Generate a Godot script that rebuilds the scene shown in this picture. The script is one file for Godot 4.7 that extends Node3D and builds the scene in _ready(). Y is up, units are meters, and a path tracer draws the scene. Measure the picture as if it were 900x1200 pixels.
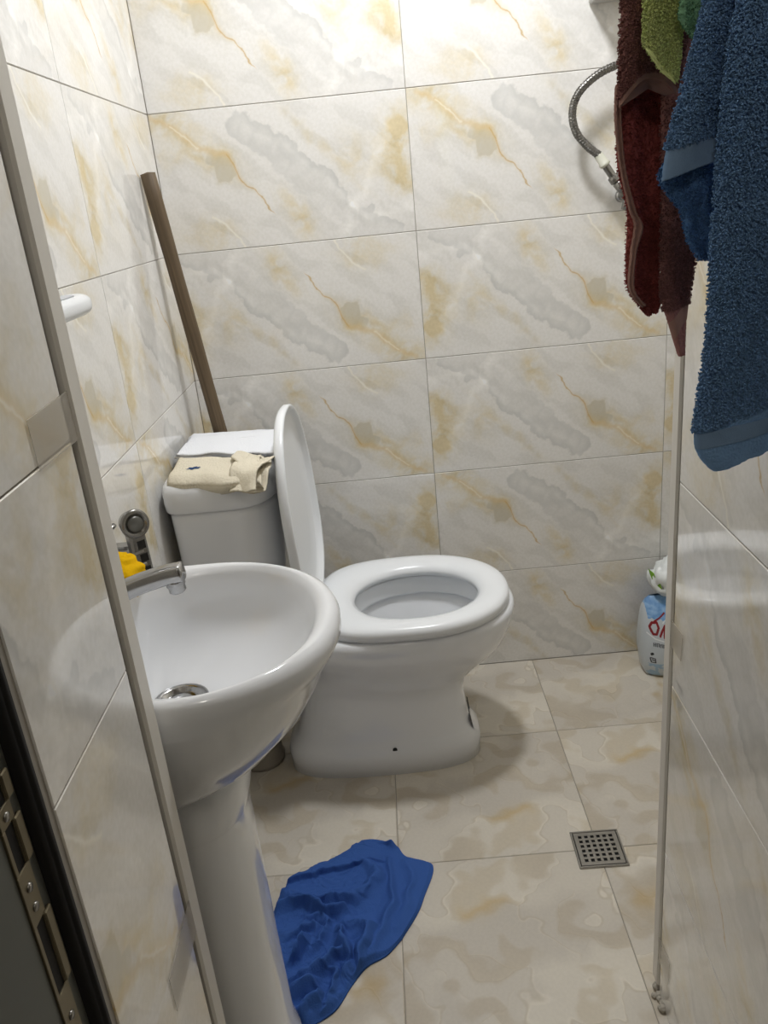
extends Node3D

var M := {}
var tile_cache := {}
var rng := RandomNumberGenerator.new()
var fine := FastNoiseLite.new()


func _ready():
	rng.seed = 7
	fine.seed = 3
	fine.frequency = 1.0
	# ---------------------------------------------------------------- camera, sky, lamp, exposure
	var cam := Camera3D.new()
	cam.name = "camera"
	cam.fov = 64.38
	cam.near = 0.02
	cam.far = 30.0
	cam.transform = Transform3D(Basis(Vector3(0.9955, -0.0934, 0.0153), Vector3(0.0925, 0.9279, -0.3612), Vector3(0.0196, 0.3610, 0.9324)).orthonormalized(), Vector3(0.4778, 1.2732, 2.0123))
	add_child(cam)
	var we := WorldEnvironment.new()
	we.name = "environment"
	var env := Environment.new()
	env.background_mode = Environment.BG_COLOR
	env.background_color = Color(0.02, 0.02, 0.02)
	env.tonemap_mode = Environment.TONE_MAPPER_LINEAR
	env.tonemap_exposure = 1.0
	env.sdfgi_enabled = true
	env.ssao_enabled = true
	env.ssil_enabled = true
	we.environment = env
	add_child(we)
	var al := AreaLight3D.new()
	al.name = "ceiling_panel_light"
	al.transform = Transform3D(Basis(Vector3(1, 0, 0), -PI / 2), Vector3(0.62, 2.270, 0.46))
	al.area_size = Vector2(0.15, 0.15)
	al.area_normalize_energy = true
	al.light_energy = 1.35
	al.light_color = Color(0.985, 0.99, 1.0)
	al.area_range = 8.0
	al.area_attenuation = 2.0
	al.shadow_enabled = true
	add_child(al)
	lamp("hall_lamp_light", Vector3(0.5, 2.27, 2.4), 0.15, Color(1.0, 0.97, 0.93), 0.06)
	# ---------------------------------------------------------------- materials
	make_materials()
	# ---------------------------------------------------------------- structure
	build_room()
	build_reveals()
	build_hall()
	# ---------------------------------------------------------------- things
	build_lamps()
	build_toilet()
	build_washbasin()
	build_cistern_cloths()
	build_stick()
	build_waste_pipe()
	build_sprayer()
	build_holder()
	build_sponge()
	build_shower_hose()
	build_heater()
	build_bag()
	build_drain()
	build_floor_cloth()
	build_towels()


func lamp(called: String, at: Vector3, energy: float, c: Color, size: float):
	var l := OmniLight3D.new()
	l.name = called
	l.position = at
	l.light_energy = energy
	l.light_color = c
	l.light_size = size
	l.omni_range = 8.0
	l.omni_attenuation = 2.0
	l.shadow_enabled = true
	add_child(l, true)


# ==================================================================== helpers
func mat(c: Color, rough := 0.5, metal := 0.0) -> StandardMaterial3D:
	var m := StandardMaterial3D.new()
	m.albedo_color = c
	m.roughness = rough
	m.metallic = metal
	return m


func c8(r, g, b) -> Color:
	return Color(r / 255.0, g / 255.0, b / 255.0)


func new_st(smooth := true) -> SurfaceTool:
	var st := SurfaceTool.new()
	st.begin(Mesh.PRIMITIVE_TRIANGLES)
	if not smooth:
		st.set_smooth_group(-1)
	return st


func done(st: SurfaceTool) -> ArrayMesh:
	st.generate_normals()
	return st.commit()


func obj(called: String, mesh: Mesh, m: Material, parent: Node = self, at := Vector3.ZERO) -> MeshInstance3D:
	var o := MeshInstance3D.new()
	o.name = free_name(called, parent)
	o.mesh = mesh
	o.material_override = m
	o.position = at
	parent.add_child(o, true)
	return o


func free_name(called: String, parent: Node) -> String:
	if not parent.has_node(called):
		return called
	var k := 1
	while parent.has_node("%s_%03d" % [called, k]):
		k += 1
	return "%s_%03d" % [called, k]


func thing(called: String, label: String, category: String, at := Vector3.ZERO, group := "") -> Node3D:
	var o := Node3D.new()
	o.name = free_name(called, self)
	add_child(o)
	o.position = at
	tag(o, label, category, group)
	return o


func tag(o: Node, label: String, category: String, group := ""):
	o.set_meta("label", label)
	o.set_meta("category", category)
	if group:
		o.set_meta("group", group)


func struct(called: String, mesh: Mesh, m: Material, label: String, category: String) -> MeshInstance3D:
	var o := obj(called, mesh, m)
	o.set_meta("kind", "structure")
	tag(o, label, category)
	return o


func quad(st: SurfaceTool, a: Vector3, b: Vector3, c: Vector3, d: Vector3):
	# a b c d run clockwise seen from the front
	st.add_vertex(a); st.add_vertex(b); st.add_vertex(c)
	st.add_vertex(a); st.add_vertex(c); st.add_vertex(d)


func add_box(st: SurfaceTool, lo: Vector3, hi: Vector3, bev := 0.0, xf := Transform3D()):
	# box with chamfered edges
	var c := (lo + hi) / 2.0
	var h := (hi - lo) / 2.0
	bev = minf(bev, minf(h.x, minf(h.y, h.z)) * 0.95)
	for ax in 3:
		for s in [-1.0, 1.0]:
			var u := (ax + 1) % 3
			var v := (ax + 2) % 3
			var n := Vector3.ZERO; n[ax] = s
			var p := []
			for k in [[-1, -1], [1, -1], [1, 1], [-1, 1]]:
				var q := Vector3.ZERO
				q[ax] = s * h[ax]
				q[u] = k[0] * (h[u] - bev)
				q[v] = k[1] * (h[v] - bev)
				p.append(xf * (c + q))
			if s > 0:
				quad(st, p[3], p[2], p[1], p[0])
			else:
				quad(st, p[0], p[1], p[2], p[3])
	if bev <= 0.0:
		return
	for ax in 3:
		var u := (ax + 1) % 3
		var v := (ax + 2) % 3
		for su in [-1.0, 1.0]:
			for sv in [-1.0, 1.0]:
				var a := Vector3.ZERO; var b := Vector3.ZERO
				a[u] = su * h[u]; a[v] = sv * (h[v] - bev)
				b[u] = su * (h[u] - bev); b[v] = sv * h[v]
				var a0 := a; var a1 := a; var b0 := b; var b1 := b
				a0[ax] = -(h[ax] - bev); a1[ax] = h[ax] - bev
				b0[ax] = a0[ax]; b1[ax] = a1[ax]
				if su * sv > 0:
					quad(st, xf * (c + a1), xf * (c + b1), xf * (c + b0), xf * (c + a0))
				else:
					quad(st, xf * (c + a0), xf * (c + b0), xf * (c + b1), xf * (c + a1))
	for sx in [-1.0, 1.0]:
		for sy in [-1.0, 1.0]:
			for sz in [-1.0, 1.0]:
				var a := xf * (c + Vector3(sx * h.x, sy * (h.y - bev), sz * (h.z - bev)))
				var b := xf * (c + Vector3(sx * (h.x - bev), sy * h.y, sz * (h.z - bev)))
				var d := xf * (c + Vector3(sx * (h.x - bev), sy * (h.y - bev), sz * h.z))
				st.add_vertex(a)
				if sx * sy * sz > 0:
					st.add_vertex(d); st.add_vertex(b)
				else:
					st.add_vertex(b); st.add_vertex(d)


func box_mesh(lo: Vector3, hi: Vector3, bev := 0.0) -> ArrayMesh:
	var st := new_st(false)
	add_box(st, lo, hi, bev)
	return done(st)


func add_grid(st: SurfaceTool, rows: Array, closed := false, flip := false):
	for i in rows.size() - 1:
		var a: PackedVector3Array = rows[i]
		var b: PackedVector3Array = rows[i + 1]
		var n := a.size()
		for j in (n if closed else n - 1):
			var k := (j + 1) % n
			if flip:
				quad(st, a[j], b[j], b[k], a[k])
			else:
				quad(st, a[j], a[k], b[k], b[j])


func add_fan(st: SurfaceTool, loop: PackedVector3Array, flip := false):
	var c := Vector3.ZERO
	for p in loop:
		c += p
	c /= loop.size()
	for j in loop.size():
		var k := (j + 1) % loop.size()
		st.add_vertex(c)
		if flip:
			st.add_vertex(loop[k]); st.add_vertex(loop[j])
		else:
			st.add_vertex(loop[j]); st.add_vertex(loop[k])


func frame_of(d: Vector3) -> Array:
	var up := Vector3.UP if absf(d.y) < 0.9 else Vector3.RIGHT
	var x := up.cross(d).normalized()
	return [x, d.cross(x).normalized()]


func add_tube(st: SurfaceTool, pts: Array, radii, seg := 12, caps := true):
	var rows := []
	for i in pts.size():
		var d: Vector3 = (pts[mini(i + 1, pts.size() - 1)] - pts[maxi(i - 1, 0)]).normalized()
		var f := frame_of(d)
		var r: float = radii[i] if radii is Array else radii
		var loop := PackedVector3Array()
		for k in seg:
			var a := TAU * k / seg
			loop.append(pts[i] + (f[0] * cos(a) + f[1] * sin(a)) * r)
		rows.append(loop)
	add_grid(st, rows, true, false)
	if caps:
		add_fan(st, rows[0], true)
		add_fan(st, rows[-1], false)


func tube_mesh(pts: Array, radii, seg := 12) -> ArrayMesh:
	var st := new_st()
	add_tube(st, pts, radii, seg)
	return done(st)


func smooth_path(pts: Array, per := 8) -> Array:
	var out := []
	for i in pts.size() - 1:
		var p0: Vector3 = pts[maxi(i - 1, 0)]
		var p3: Vector3 = pts[mini(i + 2, pts.size() - 1)]
		for k in per:
			out.append((pts[i] as Vector3).cubic_interpolate(pts[i + 1], p0, p3, float(k) / per))
	out.append(pts[-1])
	return out


func add_lathe(st: SurfaceTool, profile: Array, seg := 32, xf := Transform3D()):
	# profile of Vector2(radius, height), bottom to top on the outside
	var rows := []
	for p in profile:
		var loop := PackedVector3Array()
		for k in seg:
			var a := TAU * k / seg
			loop.append(xf * Vector3(p.x * cos(a), p.y, -p.x * sin(a)))
		rows.append(loop)
	add_grid(st, rows, true, true)


func lathe_mesh(profile: Array, seg := 32, xf := Transform3D()) -> ArrayMesh:
	var st := new_st()
	add_lathe(st, profile, seg, xf)
	return done(st)


func sloop(x0: float, x1: float, zc: float, hz: float, y: float, n := 2.0, nb := 2.0, seg := 48) -> PackedVector3Array:
	# superellipse loop in a level plane; n shapes the +x half, nb the -x half
	var loop := PackedVector3Array()
	var cx := (x0 + x1) / 2.0
	var ax := (x1 - x0) / 2.0
	for k in seg:
		var a := TAU * k / seg
		var e := 2.0 / (n if cos(a) >= 0 else nb)
		loop.append(Vector3(cx + ax * signf(cos(a)) * pow(absf(cos(a)), e), y, zc - hz * signf(sin(a)) * pow(absf(sin(a)), e)))
	return loop


func loft(loops: Array, cap0 := true, cap1 := true) -> ArrayMesh:
	var st := new_st()
	add_grid(st, loops, true, true)
	if cap0:
		add_fan(st, loops[0], false)
	if cap1:
		add_fan(st, loops[-1], true)
	return done(st)


# ==================================================================== materials
func make_materials():
	M.wall_tile = StandardMaterial3D.new()
	M.wall_tile.albedo_texture = wall_texture()
	M.wall_tile.roughness = 0.07
	M.wall_tile.metallic_specular = 0.5
	M.reveal_tile = M.wall_tile.duplicate()
	M.reveal_tile.roughness = 0.12
	M.reveal_tile.clearcoat_enabled = true
	M.reveal_tile.clearcoat = 1.0
	M.reveal_tile.clearcoat_roughness = 0.01
	for k in 2:
		var m := StandardMaterial3D.new()
		m.albedo_texture = floor_texture(k)
		m.roughness = 0.38
		M["floor_tile_%d" % k] = m
	M.grout = mat(c8(158, 152, 142), 0.9)
	M.plaster = mat(c8(176, 170, 158), 0.9)
	M.white_paint = mat(c8(232, 231, 226), 0.8)
	M.trim = mat(c8(226, 222, 214), 0.4)
	M.gap = mat(c8(34, 27, 20), 0.95)
	M.porcelain = mat(c8(236, 238, 241), 0.1)
	M.porcelain.clearcoat_enabled = true
	M.porcelain.clearcoat = 0.3
	M.porcelain.clearcoat_roughness = 0.03
	M.white_plastic = mat(c8(240, 243, 246), 0.22)
	M.chrome = mat(c8(172, 172, 172), 0.16, 1.0)
	M.steel = mat(c8(168, 166, 162), 0.3, 1.0)
	M.hose = mat(c8(122, 120, 116), 0.32, 0.95)
	M.brushed = mat(c8(128, 120, 100), 0.4, 0.9)
	M.black = mat(c8(14, 13, 13), 0.6)
	M.rubber = mat(c8(10, 9, 9), 0.8)
	M.dark = mat(c8(30, 28, 26), 0.9)
	M.jamb = mat(c8(92, 94, 88), 0.5)
	M.pvc = mat(c8(150, 142, 130), 0.5)
	M.water = mat(Color(0.9, 0.95, 0.95, 0.12), 0.02)
	M.water.refraction_enabled = true
	M.water.refraction_scale = 0.033
	M.tape = mat(Color(0.8, 0.77, 0.72, 0.5), 0.3)
	M.tape.transparency = BaseMaterial3D.TRANSPARENCY_ALPHA
	M.wood = wood_material()
	M.yellow = cloth_mat(c8(226, 178, 20), 60.0, 0.4)
	M.sprayer = mat(c8(140, 138, 134), 0.25, 0.85)


func noise_tex(freq: float, size := 256, normal := 0.0, oct := 3, sd := 1) -> NoiseTexture2D:
	var n := FastNoiseLite.new()
	n.seed = sd
	n.noise_type = FastNoiseLite.TYPE_SIMPLEX
	n.frequency = freq
	n.fractal_octaves = oct
	var t := NoiseTexture2D.new()
	t.noise = n
	t.width = size
	t.height = size
	t.seamless = true
	if normal > 0.0:
		t.as_normal_map = true
		t.bump_strength = normal
	return t


func cloth_mat(c: Color, scale: float, bump: float) -> StandardMaterial3D:
	var m := mat(c, 0.95)
	m.metallic_specular = 0.15
	m.uv1_triplanar = true
	m.uv1_scale = Vector3.ONE * scale * 0.1
	m.normal_enabled = true
	m.normal_texture = noise_tex(0.09, 256, 6.0 * bump, 2, 5)
	m.normal_scale = 0.6
	return m


func wood_material() -> StandardMaterial3D:
	var w := 64
	var h := 512
	var im := Image.create(w, h, false, Image.FORMAT_RGB8)
	var n := FastNoiseLite.new()
	n.seed = 11
	n.frequency = 0.03
	for y in h:
		for x in w:
			var a := TAU * x / w
			var g := n.get_noise_3d(cos(a) * 60.0, sin(a) * 60.0, y * 0.22)
			var f := n.get_noise_3d(cos(a) * 150.0 + 90.0, sin(a) * 150.0, y * 0.6)
			var t := clampf(0.5 + 0.55 * g + 0.3 * f, 0.0, 1.0)
			im.set_pixel(x, y, c8(74, 60, 42).lerp(c8(116, 98, 74), t))
	var m := mat(Color.WHITE, 0.65)
	m.albedo_texture = ImageTexture.create_from_image(im)
	return m


func blob(x: float, y: float, cx: float, cy: float, rx: float, ry: float, ang: float) -> float:
	var dx := x - cx
	var dy := y - cy
	var u := (dx * cos(ang) + dy * sin(ang)) / rx
	var v := (-dx * sin(ang) + dy * cos(ang)) / ry
	return exp(-(u * u + v * v))


func seg_dist(x: float, y: float, pts: Array) -> Vector2:
	# distance to a polyline and the place along it, 0 to 1
	var best := 9.0
	var where := 0.0
	for i in pts.size() - 1:
		var a: Vector2 = pts[i]
		var b: Vector2 = pts[i + 1]
		var ab := b - a
		var t := clampf(((x - a.x) * ab.x + (y - a.y) * ab.y) / ab.length_squared(), 0.0, 1.0)
		var d := Vector2(x - a.x - ab.x * t, y - a.y - ab.y * t).length()
		if d < best:
			best = d
			where = (i + t) / (pts.size() - 1)
	return Vector2(best, where)


func wall_texture() -> ImageTexture:
	# one printed marble tile: x runs 0..2, y 0..1 downwards
	var w := 640
	var h := 320
	var data := PackedByteArray()
	data.resize(w * h * 3)
	var n := FastNoiseLite.new()
	n.seed = 21
	n.noise_type = FastNoiseLite.TYPE_SIMPLEX
	n.frequency = 1.0
	n.fractal_octaves = 4
	var cell := FastNoiseLite.new()
	cell.seed = 5
	cell.noise_type = FastNoiseLite.TYPE_CELLULAR
	cell.frequency = 7.0
	cell.fractal_type = FastNoiseLite.FRACTAL_NONE
	var vein := [Vector2(0.60, 0.33), Vector2(0.66, 0.42), Vector2(0.70, 0.52), Vector2(0.78, 0.58), Vector2(0.84, 0.68), Vector2(0.93, 0.80)]
	var vein0 := [Vector2(0.08, 0.03), Vector2(0.26, 0.12), Vector2(0.42, 0.26), Vector2(0.60, 0.33)]
	var streak := [Vector2(0.22, 0.10), Vector2(0.32, 0.17), Vector2(0.40, 0.25)]
	var streak2 := [Vector2(0.44, 0.76), Vector2(0.52, 0.82), Vector2(0.58, 0.89), Vector2(0.66, 0.99)]
	var rays := [[Vector2(1.52, 0.76), Vector2(1.30, 0.55), Vector2(1.02, 0.28), Vector2(0.74, 0.08)], [Vector2(1.52, 0.76), Vector2(1.66, 0.62), Vector2(1.84, 0.24)], [Vector2(1.52, 0.76), Vector2(1.64, 0.86), Vector2(1.98, 0.80)], [Vector2(1.52, 0.76), Vector2(1.40, 0.98)]]
	var lobes := [Vector3(0.72, 0.13, 0.06), Vector3(0.80, 0.17, 0.085), Vector3(0.90, 0.23, 0.09), Vector3(0.98, 0.30, 0.075), Vector3(1.06, 0.33, 0.06), Vector3(1.02, 0.42, 0.07), Vector3(1.12, 0.46, 0.10), Vector3(1.22, 0.55, 0.11), Vector3(1.31, 0.64, 0.11), Vector3(1.40, 0.72, 0.085), Vector3(1.25, 0.72, 0.07), Vector3(1.46, 0.80, 0.06), Vector3(1.62, 0.84, 0.06), Vector3(1.66, 0.93, 0.09), Vector3(1.78, 0.97, 0.09), Vector3(1.56, 0.98, 0.07)]
	var scallop := [Vector3(0.57, 0.41, 0.085), Vector3(0.50, 0.33, 0.06)]
	var white := Vector3(238, 236, 232)
	var k := 0
	for j in h:
		for i in w:
			var x := 2.0 * (i + 0.5) / w
			var y := (j + 0.5) / h
			var wx := n.get_noise_2d(x * 2.3, y * 2.3)
			var wy := n.get_noise_2d(x * 2.3 + 40.0, y * 2.3)
			var sx := n.get_noise_2d(x * 9.0 + 7.0, y * 9.0)
			var sy := n.get_noise_2d(x * 9.0 + 70.0, y * 9.0)
			var px := x + wx * 0.045 + sx * 0.010
			var py := y + wy * 0.045 + sy * 0.010
			var qx := x + wx * 0.02 + sx * 0.008
			var qy := y + wy * 0.02 + sy * 0.008
			# along and across the diagonal flow
			var al := (px * 0.8 + py * 0.6)
			var ac := (-px * 0.6 + py * 0.8)
			var flow := n.get_noise_2d(al * 1.5 + 11.0, ac * 5.0)
			var c := white
			c -= Vector3(13, 13, 14) * smoothstep(-0.1, 0.5, flow) * 0.6
			c -= Vector3(5, 5, 6) * n.get_noise_2d(x * 26.0, y * 26.0)
			# warm washes
			var warm := 0.65 * blob(px, py, 0.30, 0.18, 0.36, 0.10, 0.7) + 0.3 * blob(px, py, 0.16, 0.32, 0.14, 0.07, 0.2) + 0.5 * blob(px, py, 0.56, 0.36, 0.14, 0.10, 0.4)
			warm += 0.5 * blob(px, py, 0.42, 0.88, 0.20, 0.10, 0.0) + 0.75 * blob(px, py, 1.10, 0.80, 0.17, 0.075, 0.95)
			warm += 1.5 * blob(px, py, 1.92, 0.28, 0.10, 0.12, 0.2) + 1.5 * blob(px, py, 1.93, 0.58, 0.11, 0.09, 0.3) + 0.45 * blob(px, py, 1.82, 0.45, 0.12, 0.14, 0.6)
			warm += 0.4 * blob(px, py, 1.55, 0.42, 0.10, 0.14, 0.0) + 0.35 * blob(px, py, 0.10, 0.05, 0.2, 0.07, 0.3) + 0.3 * blob(px, py, 1.30, 0.30, 0.4, 0.04, 0.8)
			warm = clampf(warm * (0.9 + 0.8 * n.get_noise_2d(px * 6.0, py * 6.0 + 20.0)), 0.0, 1.0)
			c -= Vector3(15, 28, 60) * warm
			# grey clouds with scalloped rims
			var d := 9.0
			for q in lobes:
				d = minf(d, Vector2(px - q.x, py - q.y).length() - q.z)
			d += 0.02 * cell.get_noise_2d(px, py) + 0.012 * sx
			if d < 0.015:
				var g := smoothstep(0.015, -0.006, d) * (0.45 + 0.55 * smoothstep(-0.09, 0.0, d)) * clampf(0.55 + 3.0 * (0.62 * px - py - 0.16), 0.25, 1.0)
				c = c.lerp(Vector3(200, 200, 197), 0.62 * g)
			d = 9.0
			for q in scallop:
				d = minf(d, Vector2(px - q.x, py - q.y).length() - q.z)
			d += 0.015 * sx
			if d < 0.012:
				var g := smoothstep(0.012, -0.006, d) * smoothstep(-0.04, 0.14, py - 0.55 * px)
				c = c.lerp(Vector3(206, 199, 180), 0.68 * g)
			# white rays
			for r in rays:
				var sd := seg_dist(px, py, r)
				var wd := 0.045 * (0.5 + 0.5 * sd.y)
				c += Vector3(22, 22, 22) * exp(-sd.x * sd.x / (wd * wd)) * 0.42
			# golden and white veins
			var vd := seg_dist(qx, qy, vein)
			var vw := 0.0028 * (1.0 - 0.4 * vd.y) + 0.0018
			c = c.lerp(Vector3(196, 160, 100), 0.68 * exp(-vd.x * vd.x / (vw * vw)) * smoothstep(1.0, 0.9, vd.y))
			c = c.lerp(Vector3(222, 190, 130), 0.3 * exp(-vd.x * vd.x / 0.0004) * smoothstep(1.0, 0.2, vd.y))
			vd = seg_dist(qx, qy, vein0)
			c = c.lerp(Vector3(226, 196, 138), 0.4 * exp(-vd.x * vd.x / 0.0005))
			vd = seg_dist(qx, qy, streak)
			c = c.lerp(Vector3(248, 240, 222), 0.8 * exp(-vd.x * vd.x / 0.00005))
			vd = seg_dist(qx, qy, streak2)
			c = c.lerp(Vector3(250, 246, 234), 0.9 * exp(-vd.x * vd.x / 0.00007))
			data[k] = int(clampf(c.x, 0, 255)); data[k + 1] = int(clampf(c.y, 0, 255)); data[k + 2] = int(clampf(c.z, 0, 255))
			k += 3
	return ImageTexture.create_from_image(Image.create_from_data(w, h, false, Image.FORMAT_RGB8, data))


func floor_texture(sd: int) -> ImageTexture:
	var w := 320
	var data := PackedByteArray()
	data.resize(w * w * 3)
	var n := FastNoiseLite.new()
	n.seed = 60 + sd * 17
	n.noise_type = FastNoiseLite.TYPE_SIMPLEX
	n.frequency = 1.0
	n.fractal_octaves = 3
	var soft := FastNoiseLite.new()
	soft.seed = 90 + sd * 13
	soft.noise_type = FastNoiseLite.TYPE_SIMPLEX
	soft.frequency = 1.0
	soft.fractal_octaves = 2
	soft.fractal_gain = 0.3
	var k := 0
	for j in w:
		for i in w:
			var x := (i + 0.5) / w
			var y := (j + 0.5) / w
			var wx := n.get_noise_2d(x * 2.0, y * 2.0 + 9.0)
			var wy := n.get_noise_2d(x * 2.0 + 31.0, y * 2.0)
			var px := x + 0.16 * wx
			var py := y + 0.16 * wy
			var a := soft.get_noise_2d(px * 0.9 + 3.0, py * 1.5)
			var b := soft.get_noise_2d(px * 2.0 - 8.0, py * 3.0)
			var c := Vector3(213, 203, 187)
			# layered clouds: each level ends in a crisp, slightly brown rim
			c = Vector3(203, 196, 184)
			c += Vector3(9, 9, 8) * a - Vector3(9, 12, 17) * smoothstep(0.0, 0.5, b)
			# a few soft one-sided veins: pale above, tan below
			var v1 := soft.get_noise_2d(px * 1.5 + 50.0, py * 2.4)
			var mk := clampf(0.5 + 1.5 * a, 0.0, 1.0)
			c += mk * (Vector3(12, 12, 12) * exp(-v1 * v1 / 0.0012) - Vector3(9, 11, 15) * exp(-(v1 - 0.05) * (v1 - 0.05) / 0.0022) + Vector3(7, 7, 6) * smoothstep(0.03, -0.05, v1))
			var v2 := soft.get_noise_2d(px * 2.6 + 90.0, py * 1.6 + 7.0)
			c += (1.0 - mk) * (Vector3(9, 9, 9) * exp(-v2 * v2 / 0.0009) - Vector3(7, 9, 13) * exp(-(v2 + 0.045) * (v2 + 0.045) / 0.002))
			c -= Vector3(3, 3, 3) * n.get_noise_2d(x * 40.0, y * 40.0)
			var st := blob(px, py, 0.16, 0.36, 0.05, 0.07, 0.3) if sd == 0 else blob(px, py, 0.42, 0.28, 0.09, 0.05, 0.8)
			c -= Vector3(6, 16, 34) * st
			data[k] = int(clampf(c.x, 0, 255)); data[k + 1] = int(clampf(c.y, 0, 255)); data[k + 2] = int(clampf(c.z, 0, 255))
			k += 3
	return ImageTexture.create_from_image(Image.create_from_data(w, w, false, Image.FORMAT_RGB8, data))


# ==================================================================== room shell
func tile_mesh(w: float, h: float, u0: float, v0: float, fw: float, fh: float, flip: bool) -> ArrayMesh:
	# a slab in the XY plane, front at z = 0; (u0, v0) is its lower left corner within the whole tile of fw x fh
	var key := "%.4f %.4f %.4f %.4f %.3f %.3f %s" % [w, h, u0, v0, fw, fh, flip]
	if tile_cache.has(key):
		return tile_cache[key]
	var st := new_st(false)
	var g := 0.0007
	var b := 0.0009
	var rings := [[g, -0.006], [g, -b], [g + b, 0.0]]
	var loops := []
	for r in rings:
		loops.append([Vector3(r[0], r[0], r[1]), Vector3(w - r[0], r[0], r[1]), Vector3(w - r[0], h - r[0], r[1]), Vector3(r[0], h - r[0], r[1])])
	var put := func(p: Vector3):
		var u := (u0 + p.x) / fw
		var v := 1.0 - (v0 + p.y) / fh
		st.set_uv(Vector2(1.0 - u, 1.0 - v) if flip else Vector2(u, v))
		st.add_vertex(p)
	for i in 2:
		for j in 4:
			var k := (j + 1) % 4
			for p in [loops[i][j], loops[i + 1][k], loops[i][k], loops[i][j], loops[i + 1][j], loops[i + 1][k]]:
				put.call(p)
	for p in [loops[2][0], loops[2][2], loops[2][1], loops[2][0], loops[2][3], loops[2][2]]:
		put.call(p)
	st.generate_normals()
	var m := st.commit()
	tile_cache[key] = m
	return m


func lay_tiles(parent: Node3D, xf: Transform3D, xs: Array, ys: Array, fw: float, fh: float, m, rule: Callable):
	# xs, ys are joint lines along the wall's own axes; a tile cut short at its left or bottom keeps its right or top part
	for i in xs.size() - 1:
		for j in ys.size() - 1:
			var w: float = xs[i + 1] - xs[i]
			var h: float = ys[j + 1] - ys[j]
			var u0 := fw - w if i == 0 else 0.0
			var v0 := fh - h if j == 0 else 0.0
			var flip: bool = rule.call(i, j)
			var o := MeshInstance3D.new()
			o.name = free_name("tile", parent)
			o.mesh = tile_mesh(w, h, maxf(u0, 0.0), maxf(v0, 0.0), fw, fh, flip)
			o.material_override = m[(i * 5 + j * 3 + i * j) % m.size()] if m is Array else m
			o.transform = xf * Transform3D(Basis(), Vector3(xs[i], ys[j], 0))
			parent.add_child(o, true)


const ROWS := [0.0, 0.289, 0.589, 0.889, 1.189, 1.489, 1.789, 2.089, 2.30]


func build_room():
	var top := 2.30
	var flips := func(i, j): return j in [0, 2, 3, 6]
	# floor
	var fl := struct("floor", box_mesh(Vector3(-0.12, -0.12, -0.12), Vector3(1.5, -0.0014, 1.62)), M.grout, "cream marbled floor tiles with thin dark joints", "floor")
	var fxf := Transform3D(Basis(Vector3(1, 0, 0), Vector3(0, 0, -1), Vector3(0, 1, 0)), Vector3(0, 0, 0))
	var fx := [-0.0, 0.003, 0.409, 0.8154, 1.2218, 1.35]
	fx = [0.0, 0.409, 0.8154, 1.2218, 1.35]
	var fy := [-1.6, -1.5240, -1.1240, -0.7236, -0.3309, 0.0]
	lay_tiles(fl, fxf, fx, fy, 0.4064, 0.4, [M.floor_tile_0, M.floor_tile_1], func(i, j): return (i + 2 * j) % 3 == 1)
	# back wall
	var wb := struct("wall_back", box_mesh(Vector3(-0.12, -0.12, -0.15), Vector3(1.5, top + 0.1, -0.0014)), M.grout, "back wall of glossy cream marbled tiles behind the toilet", "wall")
	lay_tiles(wb, Transform3D(), [0.0, 0.5765, 1.172, 1.35], ROWS, 0.5955, 0.3, M.wall_tile, flips)
	# left wall
	var wl := struct("wall_left", box_mesh(Vector3(-0.15, -0.12, -0.12), Vector3(-0.0014, top + 0.1, 1.6)), M.grout, "left wall of cream marbled tiles beside the cistern", "wall")
	lay_tiles(wl, Transform3D(Basis(Vector3(0, 0, -1), Vector3(0, 1, 0), Vector3(1, 0, 0)), Vector3.ZERO), [-1.35, -1.145, -0.545, 0.0], ROWS, 0.6, 0.3, M.wall_tile, func(i, j): return j in [1, 3, 4])
	# right wall, in the shower corner
	var wr := struct("wall_right", box_mesh(Vector3(1.3514, -0.12, -0.12), Vector3(1.5, top + 0.1, 1.6)), M.grout, "right wall of marbled tiles behind the plastic bag", "wall")
	lay_tiles(wr, Transform3D(Basis(Vector3(0, 0, 1), Vector3(0, 1, 0), Vector3(-1, 0, 0)), Vector3(1.35, 0, 0)), [0.0, 0.6, 1.05], ROWS, 0.6, 0.3, M.wall_tile, func(i, j): return j % 2 == 0)
	# ceiling
	struct("ceiling", box_mesh(Vector3(-0.15, top, -0.15), Vector3(1.5, top + 0.12, 1.62)), M.white_paint, "white painted bathroom ceiling", "ceiling")


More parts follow.
